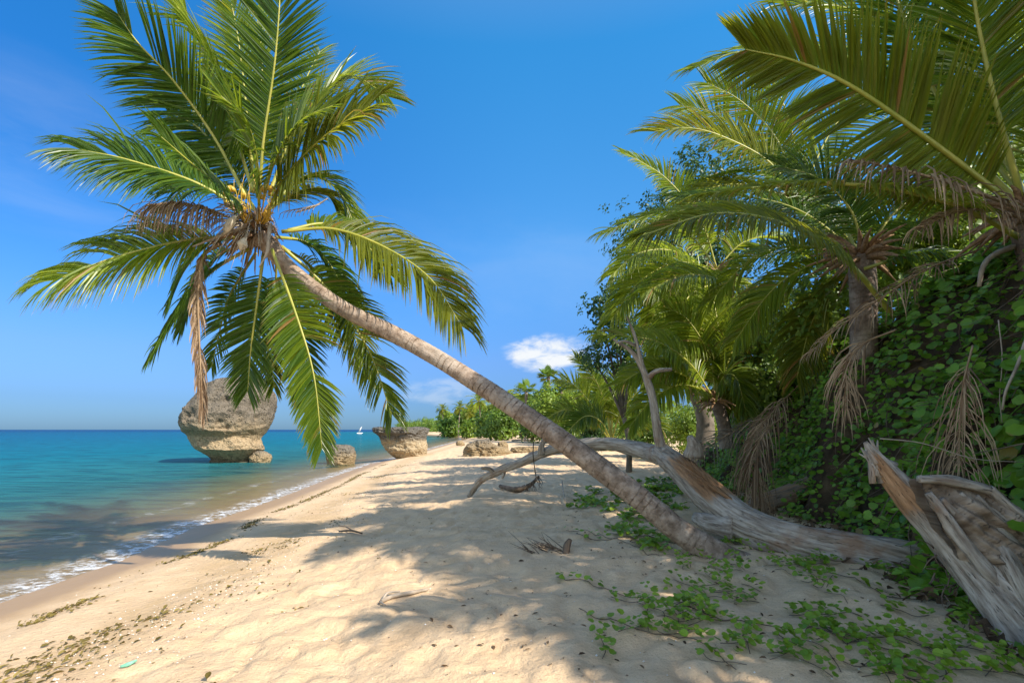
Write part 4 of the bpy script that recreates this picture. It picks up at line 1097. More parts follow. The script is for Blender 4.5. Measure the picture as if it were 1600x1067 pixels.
wood(ft, 'knot', [P(1080, 712, 7.7), P(1083, 695, 7.65), P(1078, 682, 7.6)], [.16, .12, .05], 10, 9.0, .3)
# splinters of the torn orange heartwood
mb = MB()
for i in range(26):
    px = rg_.uniform(1070, 1120); b = P(px + 14, 735 + (px - 1070) * .80, 7.15 - (px - 1070) * .008); t_ = b + Vector((-.20 * rg_.uniform(.6, 1.4), .1, .22 * rg_.uniform(.5, 1.2)))
    tube(mb, [b + Vector((.15, -.05, -.12)), b, t_], [.03, .022, .004], 4, 5, tint=1.0)
mb.build('splinters', M['drift'], ft)

st = thing('driftwood_stump', 'weathered grey uprooted stump with one long splintered point, at the right edge', 'stump', P(1560, 960, 4.0))
wood(st, 'spike', [P(1352, 690, 4.45), P(1375, 722, 4.40), P(1420, 775, 4.3), P(1475, 835, 4.15), P(1535, 905, 3.95), P(1600, 985, 3.7), P(1660, 1060, 3.5)], [.015, .065, .115, .145, .16, .18, .20], 48, 11.0, .22, .02, orange=(.02, .40, 2.7))
mb = MB()
for i in range(14):
    b = P(1372 + rg_.uniform(-12, 12), 722 + rg_.uniform(-8, 12), 4.4); t_ = P(1350 + rg_.uniform(-8, 22), 688 + rg_.uniform(-4, 22), 4.43)
    tube(mb, [b.lerp(t_, -.6), b, t_], [.03, .026, .005], 5, 5, tint=rg_.random() * .5)
mb.build('splinters', M['drift'], st)
# root plate: a broad weathered slab
mb = MB()
ctr = [(1432, 748), (1445, 790), (1490, 870), (1560, 950), (1640, 1000), (1680, 900), (1640, 830), (1590, 800), (1548, 762), (1500, 750)]
nr_ = 34
cen = P(1560, 860, 3.95)
outl = [P(x, y, 4.15 - (y - 750) * .0012) for x, y in ctr]
oc = []
for a_, b_ in zip(outl, outl[1:] + outl[:1]):
    for t_ in range(14):
        q_ = a_.lerp(b_, t_ / 14); w_ = mnoise.noise(Vector((q_.x * 11, q_.z * 11, 2))) * .035
        oc.append(q_ + (q_ - cen).normalized() * w_)
def slab_layer(off, sgn):
    ringsL = []
    for j in range(nr_):
        f = 1 - j / nr_
        ring = []
        for i_, p in enumerate(oc):
            q = cen.lerp(p, f)
            g_ = (q.x * .62 - q.z * .78, q.y * .3, (q.x * .78 + q.z * .62) * .12)
            nzv = mnoise.noise(Vector((q.x * 2.6 + 7, q.z * 2.6, sgn * 5))) * .12 + mnoise.noise(Vector((q.x * 9, q.z * 9, 4))) * .05 + mnoise.noise(Vector(((q.x * .62 - q.z * -.78) * 20, (q.x * .78 - q.z * .62) * 2.5, sgn * 3))) * .07
            b_ = (1 - f ** 3) * (.13 if sgn < 0 else .10)
            ring.append(mb.vert((q.x, q.y + sgn * (b_ + nzv * (1 - f ** 6)) + off, q.z), 0.0, (g_[0] * .5 + 20, g_[1], g_[2]), 0))
        ringsL.append(ring)
    ce = mb.vert((cen.x, cen.y + sgn * .13 + off, cen.z), 0, (20, 0, 0), 0)
    n_ = len(oc)
    for a_, b_ in zip(ringsL, ringsL[1:]):
        for i_ in range(n_): mb.face((a_[i_], a_[(i_ + 1) % n_], b_[(i_ + 1) % n_], b_[i_]))
    for i_ in range(n_): mb.face((ringsL[-1][i_], ringsL[-1][(i_ + 1) % n_], ce))
    return ringsL[0]
A_ = slab_layer(-.05, -1); B_ = slab_layer(.08, 1)
for i_ in range(len(oc)): mb.face((A_[i_], A_[(i_ + 1) % len(oc)], B_[(i_ + 1) % len(oc)], B_[i_]))
mb.build('root_plate', M['root_wood'], st)
for j_, (pp, rr_) in enumerate([([(1436, 748), (1490, 752), (1545, 765)], [.03, .045, .04]), ([(1545, 763), (1585, 800), (1640, 845)], [.04, .055, .06]), ([(1470, 780), (1530, 840), (1600, 920)], [.03, .045, .06]),
                               ([(1500, 770), (1560, 830), (1640, 900)], [.02, .04, .05]), ([(1450, 770), (1500, 840), (1560, 910), (1610, 960)], [.03, .05, .05, .07]), ([(1525, 775), (1575, 820), (1620, 860)], [.02, .03, .04])]):
    wood(st, 'root', [P(a_, b_, 4.02 - (b_ - 750) * .0012) for a_, b_ in pp], rr_, 14, 40.0 + j_, .4, .02)
wood(st, 'root', [P(1560, 850, 3.9), P(1580, 890, 3.8), P(1610, 940, 3.7), P(1660, 990, 3.6)], [.07, .09, .10, .11], 12, 12.0, .25)
wood(st, 'root', [P(1540, 770, 4.1), P(1580, 810, 4.0), P(1630, 850, 3.9)], [.05, .07, .08], 10, 13.0, .25)
mb = MB()
for i in range(60):
    b = P(1480 + rg_.uniform(-20, 50), 870 + rg_.uniform(-25, 60), 4.15); d_ = (rv(rg_) + Vector((-.5, -.3, -.3))).normalized()
    tube(mb, [b, b + d_ * .08, b + d_ * .15 + rv(rg_) * .05], [.008, .005, .002], 4, 5, tint=.0)
mb.build('rootlets', M['twig'], st)

mb = MB(); tube(mb, [P(1165, 795, 9.0), P(1200, 782, 9.0), P(1250, 768, 9.05), P(1300, 745, 9.2)], [.10, .16, .20, .21], 14, 30, rough=.12, seed=21)
tag(mb.build('log', M['drift'], origin=P(1230, 775, 9.0)), 'smooth grey log in deep shade at the foot of the bank', 'log')

# loose sticks on the sand
def loose(name, label, cat, pts, radii, mt, seed=0, lift=.02, rough=.2, extra=()):
    q = []
    for (px, py, dz) in pts:
        g_ = G(px, py); q.append(g_ + Vector((0, 0, dz + lift)))
    mb = MB(); tube(mb, q, radii, 8, 18, rough=rough, seed=seed, tint=.1)
    for ex in extra:
        e = [G(a, b) + Vector((0, 0, c + lift)) for a, b, c in ex[0]]
        tube(mb, e, ex[1], 6, 10, rough=rough, seed=seed + 1, tint=.1)
    return tag(mb.build(name, M[mt], origin=q[0]), label, cat)


loose('driftwood_piece', 'short pale split driftwood piece on bright sand in the foreground', 'driftwood', [(596, 942, 0), (615, 936, .015), (640, 932, .015), (668, 925, .01)], [.022, .020, .022, .014], 'pale_twig', 31, .015,
      extra=[([(597, 941, 0), (606, 933, .03), (625, 932, .03)], [.014, .012, .010]), ([(594, 943, 0), (600, 947, 0), (603, 948, 0)], [.012, .008, .004])])
loose('wood_stub', 'dark upright wood stub stuck in the sand by the twigs', 'wood stub', [(884, 864, -.02), (886, 862, .07), (891, 862, .16)], [.05, .05, .025], 'twig', 32, 0)
loose('stick', 'thin forked dark stick on the shaded sand near the shadow edge', 'stick', [(530, 832, .01), (548, 833, .03), (566, 836, .02)], [.012, .018, .014], 'twig', 33, .01, extra=[([(552, 834, .04), (540, 829, .06), (528, 828, .05)], [.012, .010, .006])])
loose('stick', 'pale bent stick standing by the creeper behind the leaning trunk', 'stick', [(878, 768, .28), (880, 775, .12), (884, 785, .05), (890, 790, .0)], [.012, .014, .014, .012], 'pale_twig', 34, .0)
loose('stick', 'pale straight stick lying under the fallen tree', 'stick', [(985, 768, .05), (1020, 764, .06), (1060, 758, .06)], [.03, .03, .03], 'pale_twig', 35, .02)
loose('wood_piece', 'small pale wood block on the sand beyond the limb', 'driftwood', [(800, 690, .05), (820, 689, .08), (838, 689, .06)], [.10, .11, .08], 'pale_twig', 36, .1)
mb = MB()
for i in range(34):
    b = G(rg_.uniform(825, 880), rg_.uniform(855, 866)); a = rg_.uniform(2.2, 3.9); l_ = rg_.uniform(.10, .34)
    d_ = Vector((math.cos(a), math.sin(a) * .5, rg_.uniform(.05, .9))).normalized()
    tube(mb, [b, b + d_ * l_ * .5 + rv(rg_) * .02, b + d_ * l_ + rv(rg_) * .04], [.006, .004, .002], 4, 6)
tag(mb.build('dry_twig', M['twig'], origin=G(850, 860)), 'spray of fine dry twigs on the sand beside the dark stub', 'twig')
# hanging string and dry palm stalk
mb = MB(); tube(mb, [P(834, 690, 10.75), P(833, 712, 10.7), P(836, 735, 10.7), P(839, 752, 10.7)], [.012, .012, .012, .012], 6, 20, rough=.3)
tag(mb.build('rope', M['rope'], origin=P(834, 700, 10.75)), 'thin dark rope hanging from the fallen tree limb', 'rope')
o = thing('palm_flower_stalk', 'dark dry palm flower stalk lying on the sand under the hanging rope', 'dead stalk', G(812, 766))
mb = MB(); tube(mb, [G(782, 764) + Vector((0, 0, .08)), G(805, 769) + Vector((0, 0, .06)), G(828, 766) + Vector((0, 0, .12)), G(842, 768) + Vector((0, 0, .38))], [.05, .075, .05, .03], 9, 20, rough=.3); mb.build('stem', M['twig'], o)
mb = MB()
for i in range(46):
    t = rg_.random(); b = G(800, 767).lerp(G(842, 768), t) + Vector((0, 0, .10 + .26 * t * t))
    e = b + Vector((rg_.uniform(-.12, .16), rg_.uniform(-.15, .15), -rg_.uniform(.05, .14 + .2 * t)))
    tube(mb, [b, b.lerp(e, .5) + rv(rg_) * .03, e], [.010, .008, .004], 4, 5)
mb.build('strands', M['twig'], o)
mb = MB()
q = [G(188, 1046) + Vector((0, 0, .015)), G(200, 1042) + Vector((0, 0, .02)), G(214, 1038) + Vector((0, 0, .025))]
tube(mb, q, [.010, .017, .008], 6, 10, flat=.35)
M['plastic'] = plain_mat('green_plastic', [(0.3, (0.10, 0.36, 0.24)), (0.7, (0.30, 0.55, 0.42))], 20.0, .4, .1, .002)
tag(mb.build('plastic_strip', M['plastic'], origin=q[0]), 'small green plastic strip washed up near the bottom left', 'litter')


# ------------------------------------------------------------------ rocks
def rock(name, label, D, prof, base_py, mat, seed, depth=.85, amp=.10, sub=(150, 96), pit=.05, origin=None, e_=2.1, dep=None):
    """prof: [(py, left px, right px)] top to bottom; turned into a rough solid of its own depth"""
    mb = MB()
    pys = np.array([p[0] for p in prof], float); ls = np.array([p[1] for p in prof], float); rs = np.array([p[2] for p in prof], float)
    nu, nv = sub
    sc = D / F
    tt = np.linspace(0, 1, nv)
    py_ = np.interp(tt, np.linspace(0, 1, len(pys)), pys)
    L_ = np.interp(py_, pys, ls); R_ = np.interp(py_, pys, rs)
    O = P((ls.mean() + rs.mean()) / 2, base_py, D)
    rings = []
    size = (pys[-1] - pys[0]) * sc
    for j in range(nv):
        c_ = ((L_[j] + R_[j]) / 2 - 800) * sc; w = max((R_[j] - L_[j]) / 2 * sc, .02); z = H + (HZ - py_[j]) * sc
        dj = float(np.interp(py_[j], [d[0] for d in dep], [d[1] for d in dep])) if dep else depth
        ring = []
        for i in range(nu):
            a = 2 * math.pi * i / nu
            ca, sa = math.cos(a), math.sin(a)
            k_ = (abs(ca) ** e_ + abs(sa) ** e_) ** (-1 / e_)
            q = Vector((ca * w * k_, sa * w * dj * k_, z))
            ns_ = Vector((q.x / size * 2.2 + seed, q.y / size * 2.2, q.z / size * 2.6))
            n_ = mnoise.fractal(ns_, 1.0, 2.0, 5) * amp + mnoise.noise(ns_ * 0.7 + Vector((9, 9, 9))) * amp * .8
            pz = mnoise.cell(ns_ * 5.0) if False else mnoise.noise(ns_ * 6.5)
            n_ -= pit * max(0, pz - .15) * 2
            n_ += (mnoise.voronoi(ns_ * 2.6)[0][0] - .75) * amp * 1.1 + (mnoise.voronoi(ns_ * 7.5)[0][0] - .35) * amp * .35
            f = 1 + n_ * (w / (w + .02)) * min(1, .25 + abs(sa) * .9) - n_ * .0
            ring.append(mb.vert((c_ + q.x * f, D + q.y * f, z + n_ * size * .12), .5))
        rings.append(ring)
    for j in range(nv - 1):
        for i in range(nu): mb.face((rings[j][i], rings[j + 1][i], rings[j + 1][(i + 1) % nu], rings[j][(i + 1) % nu]))
    mb.face(tuple(reversed(rings[0]))); mb.face(tuple(rings[-1]))
    return tag(mb.build(name, mat, origin=O), label, 'rock')


RM = rock_mat('limestone_mushroom', (0.235, 0.195, 0.145), (0.50, 0.38, 0.23), (0.24, 0.165, 0.09), 1.7, 3.6, 0.42)
rock('sea_rock', 'large mushroom shaped limestone rock standing in the sea, undercut near its base', 36.5,
     [(590, 352, 398), (592, 338, 408), (598, 326, 416), (610, 314, 421), (622, 303, 423), (634, 297, 424), (646, 292, 424), (656, 290, 423), (666, 291, 419), (674, 295, 414), (679, 300, 410), (683, 303, 408), (689, 306, 410), (696, 310, 411), (703, 317, 409), (708, 323, 404), (713, 330, 398), (717, 333, 392), (721, 331, 390), (727, 328, 392)],
     723, RM, 3.0, .85, .15, (190, 150), .08, dep=[(590, .8), (640, .95), (672, .98), (681, .82), (690, .84), (702, .92), (711, .76), (727, .7)])
RM2 = rock_mat('limestone_low', (0.24, 0.21, 0.165), (0.44, 0.33, 0.19), (0.24, 0.165, 0.085), 0.25, 1.0)
rock('shore_rock', 'small boulder at the foot of the mushroom rock', 36.0, [(704, 402, 412), (707, 396, 418), (711, 393, 423), (715, 391, 425), (719, 390, 424), (724, 390, 422)], 722, RM2, 14.0, .8, .16, (60, 40))
rock('shore_rock', 'rounded brown boulder in the shallows below the palm fronds', 34.5, [(694, 519, 540), (696, 513, 548), (700, 509, 553), (706, 508, 556), (713, 509, 556), (719, 511, 555), (727, 513, 553)], 724, RM2, 21.0, .85, .14, (80, 60))
RM3 = rock_mat('limestone_slab', (0.20, 0.18, 0.15), (0.55, 0.44, 0.28), (0.30, 0.215, 0.12), 1.15, 1.7)
rock('shore_rock', 'flat topped undercut rock on the waterline', 37.0, [(667, 592, 650), (668, 586, 664), (670, 583, 669), (674, 584, 669), (678, 588, 668), (681, 592, 667), (687, 596, 667), (694, 600, 668), (702, 603, 668), (708, 608, 667), (713, 614, 665), (717, 622, 660), (722, 624, 656)], 718, RM3, 33.0, .8, .15, (150, 100), .08, dep=[(667, .8), (675, .9), (680, .74), (690, .76), (705, .78), (722, .62)])
rock('shore_rock', 'long low pitted rock on the beach beyond the flat topped one', 31.0, [(686, 752, 760), (688, 741, 766), (692, 733, 770), (696, 728, 778), (700, 725, 792), (706, 724, 798), (712, 724, 800)], 710, RM2, 41.0, .6, .26, (90, 50))
rock('shore_rock', 'small round stone perched at the end of the long low rock', 31.5, [(689, 782, 789), (691, 778, 792), (695, 777, 794), (699, 778, 794), (703, 780, 793)], 702, RM2, 52.0, .9, .14, (40, 30))
rock('shore_rock', 'low dark stone half hidden behind the tree limb', 33.0, [(698, 808, 850), (699, 800, 860), (702, 797, 866), (706, 796, 868), (711, 796, 868)], 707, RM2, 57.0, .4, .14, (60, 30))
rock('shore_rock', 'tiny pale stone at the water edge far along the beach', 52.0, [(688, 716, 721), (690, 713, 724), (693, 712, 726), (696, 713, 726)], 695, RM2, 63.0, .8, .14, (30, 20))


# ------------------------------------------------------------------ boat
bd = 260.0
o = thing('sailing_boat', 'tiny sailing boat with a slanted grey sail far out near the horizon', 'boat', Vector(((562 - 800) / F * bd, bd, SEA)))
bx = o.location
mb = MB(); tube(mb, [bx + Vector((-1.6, 0, .55)), bx + Vector((-.8, 0, .35)), bx + Vector((.6, 0, .35)), bx + Vector((1.7, 0, .65))], [.08, .42, .42, .06], 8, 12, flat=.9)
M['hull'] = plain_mat('white_hull', [(0.3, (.7, .7, .7)), (.7, (.8, .8, .8))], 2.0, .4, .0)
M['sail'] = plain_mat('grey_sail', [(0.3, (.42, .42, .42)), (.7, (.55, .54, .52))], 2.0, .8, .0)
mb.build('hull', M['hull'], o)
mb = MB(); tube(mb, [bx + Vector((-.4, 0, .5)), bx + Vector((.9, 0, 3.9))], [.05, .03], 6, 4); mb.build('mast', M['twig'], o)
mb = MB()
a_ = [mb.vert(bx + Vector(v_), .5) for v_ in ((-.9, -.03, 1.1), (.1, -.16, 1.0), (1.25, -.03, 3.9), (.3, -.05, 3.2), (-.9, .03, 1.1), (.1, -.10, 1.0), (1.25, .03, 3.9), (.3, .01, 3.2))]
mb.face((a_[0], a_[1], a_[2], a_[3])); mb.face((a_[7], a_[6], a_[5], a_[4]))
for i in range(4): mb.face((a_[i], a_[4 + i], a_[4 + (i + 1) % 4], a_[(i + 1) % 4]))
mb.build('sail', M['sail'], o)


# ------------------------------------------------------------------ far shore trees
def far_palm(label, px, py_top, D, seed, L=2.6, mats=('frond',), nf=18, group='palms along the far beach'):
    x = (px - 800) / F * D; z0 = float(gz(x, D, False))
    top = H + (HZ - py_top) / F * D - L * .55
    o = thing('coconut_palm', label, 'palm tree', (x, D, z0), group)
    mb = MB(); lean = random.Random(seed).uniform(-.6, .6)
    tube(mb, [(x, D, z0 - .2), (x + lean * .3, D, z0 + (top - z0) * .5), (x + lean, D, top)], [.2, .15, .13], 7, 12); mb.build('trunk', M['trunk_dark'], o)
    crown(o, (x + lean, D, top), nf, L, seed, mats, (80, -50), 18, .95, .25, .16, ns=9, segs=2 if False else 4, gap=.02)
    return o


def fan_palm(label, px, py_top, D, seed, rad=1.5, nfan=26, mat='leaf_mid'):
    x = (px - 800) / F * D; z0 = float(gz(x, D, False)); r = random.Random(seed)
    top = H + (HZ - py_top) / F * D - rad * 1.2
    o = thing('fan_palm', label, 'palm tree', (x, D, z0), 'fan palms above the far beach')
    mb = MB(); tube(mb, [(x, D, z0 - .2), (x + .1, D, (z0 + top) / 2), (x, D, top)], [.28, .22, .2], 8, 12); mb.build('trunk', M['trunk_dark'], o)
    mb = MB()
    for i in range(nfan):
        d = Vector((r.gauss(0, 1), r.gauss(0, 1), r.gauss(.35, .8))).normalized()
        c_ = Vector((x, D, top)) + d * rad * r.uniform(.55, .75)
        tube(mb, [(x, D, top), c_], [.04, .025], 4, 4, tint=.3)
        S = d.cross(Vector((0, 0, 1))).normalized(); U = S.cross(d); tn = r.gauss(.5, .2)
        for q in range(13):
            a = (q / 12 - .5) * 4.2; e = (d * math.cos(a) + S * math.sin(a) + U * .12).normalized(); l_ = rad * .62 * (1 - .25 * abs(a) / 2.1)
            w_ = e.cross(U).normalized() * .075
            m_ = c_ + e * l_ * .55; t_ = c_ + e * l_ + Vector((0, 0, -.1))
            ids = [mb.vert(c_, tn), mb.vert(m_ + w_, tn), mb.vert(t_, tn), mb.vert(m_ - w_, tn)]; mb.face(ids)
    mb.build('crown', M[mat], o)
    return o


def far_tree(label, px, py_top, D, w, seed, mat, cat='tree', name='broadleaf_tree', n=1500, size=None, squash=.9, group=None):
    x = (px - 800) / F * D; z0 = float(gz(x, D, False)); top = H + (HZ - py_top) / F * D
    r = random.Random(seed); h = top - z0; W = w / F * D / 2
    blobs = []
    for i in range(6):
        a = r.uniform(0, 6.28); q = r.uniform(.1, .6)
        zz = z0 + h * r.uniform(.38, .72)
        blobs.append(((x + math.cos(a) * W * q, D + math.sin(a) * W * q, zz), (W * r.uniform(.42, .62), W * r.uniform(.42, .62), h * r.uniform(.20, .30))))
    blobs.append(((x, D, z0 + h * .25), (W * .8, W * .7, h * .25)))
    return broadleaf(name, label, cat, (x, D, z0), blobs, int(n * 2.6), (size or D * .0095) * .62, mat, seed, True, group)


far_palm('leftmost of the far palms, rising clear of the distant wood', 692, 632, 175, 901, 2.8, ('frond_olive', 'frond'))
far_palm('far palm with a round crown above the low pale rock', 716, 628, 150, 902, 2.8, ('frond', 'frond_olive'))
far_palm('tall far palm directly left of the leaning trunk', 752, 614, 110, 903, 3.0, ('frond_bright', 'frond'))
far_palm('yellowish far palm leaning between its taller neighbours', 733, 636, 125, 904, 2.8, ('frond_olive',))
far_palm('far palm just under the leaning trunk', 775, 622, 95, 905, 2.8, ('frond', 'frond_dark'))
far_palm('shorter far palm in front of the fan palms', 800, 612, 80, 906, 2.8, ('frond_bright', 'frond'))
fan_palm('tallest fan palm, its dark round crown standing out against the sky', 857, 569, 62, 911, 1.25)
fan_palm('broad fan palm left of the tallest one', 822, 590, 66, 912, 1.5)
fan_palm('fan palm half hidden by the young palm', 878, 588, 58, 913, 1.3, 20, 'leaf_tree')
fan_palm('fan palm at the edge of the dark feathery tree', 912, 582, 48, 914, 1.3, 20, 'leaf_mid')
far_tree('pale yellow green tree beside the tallest fan palm', 852, 592, 56, 52, 921, 'leaf_shrub', n=1700)
far_tree('bushy bright tree behind the young palm', 890, 604, 46, 70, 922, 'leaf_shrub', n=1800)
far_tree('mid green tree behind the leaning trunk', 830, 612, 60, 50, 923, 'leaf_mid', n=1500)
far_tree('rounded leafy tree above the far sand under the leaning trunk', 782, 636, 72, 62, 924, 'leaf_mid', n=1600)
far_tree('low bright bush at the top of the far sand', 736, 656, 120, 34, 925, 'leaf_shrub', 'shrub', 'shrub', 900)
far_tree('green bush below the leftmost far palm', 702, 652, 155, 30, 926, 'leaf_mid', 'shrub', 'shrub', 900)
far_tree('dense dark bush left of the young palm', 918, 640, 30, 62, 927, 'leaf_tree', 'shrub', 'shrub', 1800, .22)
far_tree('leafy green bush right of the young palm', 1010, 628, 27, 90, 928, 'leaf_mid', 'shrub', 'shrub', 2200, .20)
far_tree('tall green tree behind the young palm', 945, 585, 36, 80, 929, 'leaf_mid', n=2200)
far_tree('olive bush under the tall far palm', 762, 650, 100, 44, 930, 'leaf_mid', 'shrub', 'shrub', 1000)
far_tree('sunlit bush behind the low palm', 1075, 620, 24, 110, 931, 'leaf_shrub', 'shrub', 'shrub', 2200, .19)
far_tree('shaded tree filling the gap behind the bank end', 1130, 560, 26, 150, 932, 'leaf_mid', n=3200, size=.22)

for i, (lb, px, py, D_, w_, mt) in enumerate([
    ('bright round tree behind the leftmost far palm', 704, 643, 185, 34, 'leaf_shrub'), ('dull green tree between the first two far palms', 722, 637, 165, 34, 'leaf_mid'),
    ('pale green tree behind the yellowish far palm', 742, 629, 140, 38, 'leaf_shrub'), ('broad green tree behind the tall far palm', 765, 620, 120, 42, 'leaf_mid'),
    ('light green tree just above the rounded leafy one', 790, 611, 100, 46, 'leaf_shrub'), ('bushy green tree under the broad fan palm', 815, 602, 84, 48, 'leaf_mid'),
    ('tall yellow green tree right of the tallest fan palm', 872, 590, 60, 60, 'leaf_shrub'), ('leafy tree at the left edge of the feathery tree', 905, 588, 52, 56, 'leaf_mid')]):
    far_tree(lb, px, py, D_, w_, 940 + i, mt, n=1500)
# distant woods that read as one mass
mb = MB(); r = random.Random(77); blobs = []
for i in range(90):
    t = r.random() ** .7; D_ = 170 + 250 * t
    xx = float(xs(D_)) + r.uniform(4, 34)
    h_ = r.uniform(5, 8.5)
    blobs.append(((xx, D_, float(gz(xx, D_, False)) + h_ * .5), (r.uniform(2.5, 4.5), r.uniform(2.5, 4.5), h_ * .55)))
leaf_cloud(mb, blobs, 26000, .75, 78, 'diamond', .2)
stuff(mb.build('distant_woods', M['leaf_mid'], smooth=False), 'low distant wood along the far point of the beach', 'woods')
mb = MB(); blobs = []
for i in range(60):
    D_ = r.uniform(24, 150); xx = float(xs(D_)) + r.uniform(16, 40) + 6
    if xx / D_ * F + 800 < 790 and D_ < 120: continue
    h_ = r.uniform(3, 6); blobs.append(((xx, D_, h_ * .5), (r.uniform(1.8, 3), r.uniform(1.8, 3), h_ * .55)))
leaf_cloud(mb, blobs, 12000, .42, 79, 'diamond', .2)
stuff(mb.build('background_woods', M['leaf_mid'], smooth=False), 'green wood filling the land behind the beach trees', 'woods')


# ------------------------------------------------------------------ ground creeper and debris
def creeper():
    r = random.Random(55); mb = MB(); sm = MB()
    def run(p, a, n, dens, size):
        pts = [p]
        for i in range(n):
            a += r.uniform(-.7, .7)
            q = pts[-1] + Vector((math.cos(a), math.sin(a), 0)) * .085
            q.z = float(gz(q.x, q.y)) + .02; pts.append(q)
            for j in range(dens):
                if r.random() < .9:
                    b = q + Vector((r.uniform(-.06, .06), r.uniform(-.06, .06), r.uniform(.02, .085)))
                    leaf(mb, b, Vector((r.uniform(-.6, .6), r.uniform(-.7, .3), 1)), rv(r), size * r.uniform(.7, 1.25), min(1, max(0, r.gauss(.5, .2))), .9, .22, 0, 'round')
        if len(pts) > 3: tube(sm, pts, [.003] * len(pts), 4, len(pts) * 2)
        return
    def patch(px, py, rx, ry, n, size=.044):
        for i in range(int(n * (.36 if py > 860 else .6))):
            a = r.uniform(0, 6.28); q = r.random() ** .6
            g_ = G(px + rx * q * math.cos(a), py + ry * q * math.sin(a))
            run(g_, r.uniform(0, 6.28), r.randint(2, 5), 4, size)
    # runners: pixel polylines
    for line, dens in (([(870, 903), (930, 920), (1010, 935), (1060, 950), (1130, 972), (1220, 985), (1310, 1000), (1400, 1020)], 2),
                       ([(905, 955), (990, 985), (1060, 1000), (1120, 1025), (1150, 1050)], 2), ([(1060, 850), (1010, 845), (960, 842), (900, 835)], 1),
                       ([(885, 830), (930, 838), (980, 850), (1030, 870)], 1), ([(1240, 880), (1310, 900), (1370, 925), (1450, 940)], 2)):
        pts = [G(*q) for q in line]
        c_, _, L_ = catmull(pts, max(8, int(sum((b - a).length for a, b in zip(pts, pts[1:])) / .06)))
        for i, q in enumerate(c_):
            q.z = float(gz(q.x, q.y)) + .015
            for j in range(dens):
                if r.random() < .42:
                    leaf(mb, q + Vector((r.uniform(-.05, .05), r.uniform(-.05, .05), r.uniform(.02, .06))), Vector((r.uniform(-.6, .6), r.uniform(-.7, .3), 1)), rv(r), r.uniform(.04, .075), min(1, max(0, r.gauss(.55, .2))), .9, .22, 0, 'round')
        tube(sm, c_, [.004] * len(c_), 4, len(c_))
    for a in ((1100, 905, 70, 30, 46), (1045, 945, 45, 22, 30), (1010, 985, 70, 20, 22), (1095, 985, 50, 28, 18), (1180, 1035, 60, 14, 12), (1220, 880, 90, 18, 26), (1320, 900, 90, 20, 24), (1330, 1015, 110, 26, 40), (1250, 960, 80, 20, 14), (1180, 1000, 50, 12, 8),
              (1370, 960, 60, 20, 14), (1440, 1000, 70, 30, 22), (1380, 1050, 90, 16, 26), (1500, 960, 60, 30, 20), (1530, 1030, 60, 30, 20), (1280, 930, 60, 20, 8), (1210, 950, 40, 12, 5), (1430, 880, 50, 30, 26), (1150, 865, 40, 12, 12)):
        patch(*a)
    for a in ((960, 775, 70, 14, 46, .085), (1010, 800, 50, 14, 34, .085), (920, 790, 40, 8, 20, .085), (1060, 770, 40, 22, 44, .085), (1000, 830, 60, 14, 18, .075), (1030, 850, 50, 14, 14, .075), (1040, 760, 80, 12, 50, .10), (1110, 850, 30, 10, 8, .07), (1150, 800, 40, 20, 24, .08)):
        patch(*a)
    stuff(mb.build('creeper_leaves', M['leaf_goat'], smooth=False), 'green beach creeper spreading over the sand around the palm base', 'creeper')
    stuff(sm.build('creeper_stems', M['twig']), 'thin brown runners of the beach creeper on the sand', 'creeper stems')


creeper()


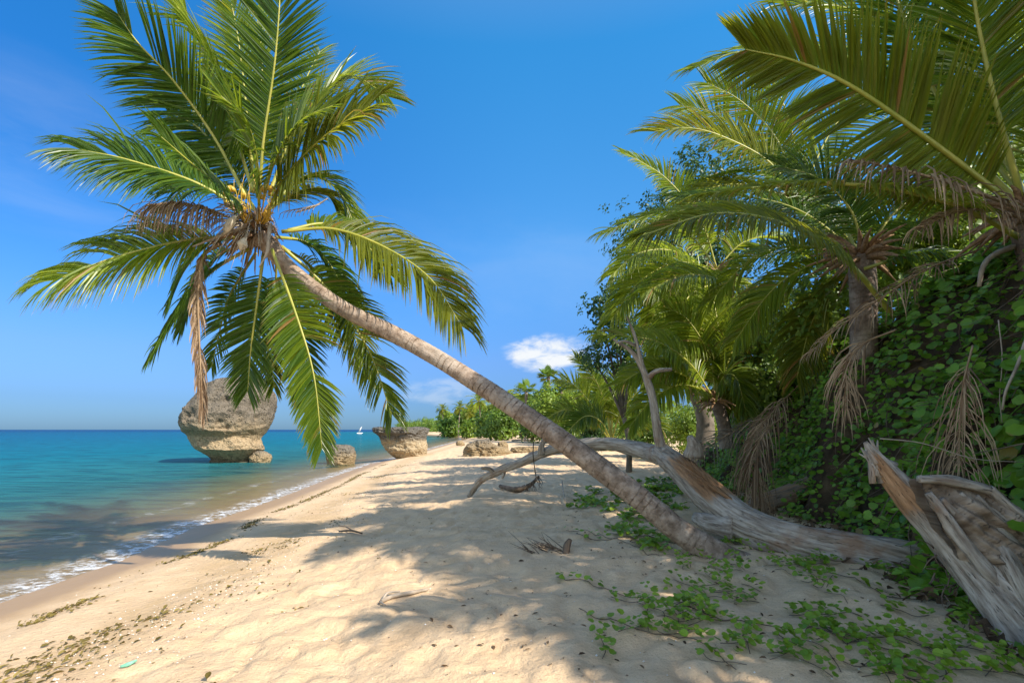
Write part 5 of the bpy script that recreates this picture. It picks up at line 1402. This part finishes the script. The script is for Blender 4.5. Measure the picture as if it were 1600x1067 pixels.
def debris():
    r = random.Random(66)
    mb = MB(); n = 0
    while n < 4200:
        y = 3.2 + 26 * r.random() ** 1.8
        w = r.random()
        if w < .55: s = 1.75 + .35 * float(fbm(y * .4, y * .1, 5, 2)) + r.gauss(0, .05 + .10 * r.random()) + .12 * float(vnoise(y * 2.5, 4, 85)); keep = float(vnoise(y * 1.6, 1, 81)) + .6 * float(vnoise(y * 5, 2, 84)) > -.10 and r.random() < min(1, .25 + y / 16)
        elif w < .85: s = 3.2 + .5 * float(fbm(y * .3, 3, 6, 2)) + r.gauss(0, .28); keep = float(vnoise(y * 1.0, s, 82)) > 0.02
        else: s = r.uniform(1.3, 5.5); keep = float(vnoise(y * 1.5, s * 1.5, 83)) > .22
        if not keep: continue
        x = float(xs(y)) + s; n += 1
        if y > 4.4 and x > 1: continue
        leaf(mb, gp(x, y, .012), Vector((r.uniform(-.5, .5), r.uniform(-.5, .5), 1)), Vector((r.uniform(-.6, .6), 1, 0)), r.uniform(.02, .085), r.random(), r.uniform(.2, .6), .3)
    M['weed'] = leaf_mat('dry_seaweed', (0.085, 0.065, 0.015), (0.26, 0.20, 0.06), (.3, .25, .06), .15, .8, None, .2)
    stuff(mb.build('seaweed_debris', M['weed'], smooth=False), 'olive brown seaweed scraps in lines along the beach', 'seaweed')
    mb = MB(); n = 0
    while n < 2600:
        y = 3.1 + 14 * r.random() ** 1.7
        if r.random() < .6: s = 3.7 + .5 * float(fbm(y * .3, 3, 6, 2)) + r.gauss(0, .35)
        else: s = r.uniform(1.2, 11)
        x = float(xs(y)) + s; n += 1
        c_ = gp(x, y, .004); q = r.uniform(.003, .010) * (1.0 + (r.random() < .06) * .9); tn = r.random()
        ax = [Vector((1, 0, 0)), Vector((0, 1, 0)), Vector((-1, 0, 0)), Vector((0, -1, 0))]; ro = r.uniform(0, 1.57)
        ids = [mb.vert(c_ + Vector((math.cos(ro + i * 1.5708) * q * r.uniform(.7, 1.4), math.sin(ro + i * 1.5708) * q * r.uniform(.7, 1.3), 0)), tn) for i in range(4)]
        t_ = mb.vert(c_ + Vector((0, 0, q * .9)), tn); b_ = mb.vert(c_ - Vector((0, 0, q * .5)), tn)
        for i in range(4): mb.face((ids[i], ids[(i + 1) % 4], t_)); mb.face((ids[(i + 1) % 4], ids[i], b_))
    m_, nt_ = new_mat('coral_grit'); k_ = NT(nt_)
    k_.out(k_.principled(k_.ramp(k_.attr('tint'), [(0.0, (.16, .11, .07)), (.35, (.42, .33, .23)), (.6, (.62, .56, .47)), (1.0, (.74, .71, .66))]), .8)); M['grit'] = m_
    stuff(mb.build('coral_gravel', m_, smooth=False), 'scattered broken coral and shell bits on the sand', 'gravel')
    mb = MB()
    for i in range(420):
        g_ = G(r.uniform(640, 1450), r.uniform(780, 1060)) if r.random() < .5 else G(r.uniform(860, 1300), r.uniform(770, 900))
        leaf(mb, g_ + Vector((0, 0, .012)), Vector((r.uniform(-.5, .5), r.uniform(-.5, .5), 1)), rv(r), r.uniform(.02, .07), r.random(), r.uniform(.2, .6), .3)
    stuff(mb.build('fallen_leaves', M['leaf_litter'], smooth=False), 'small brown dead leaves scattered on the shaded sand', 'dead leaves')


debris()
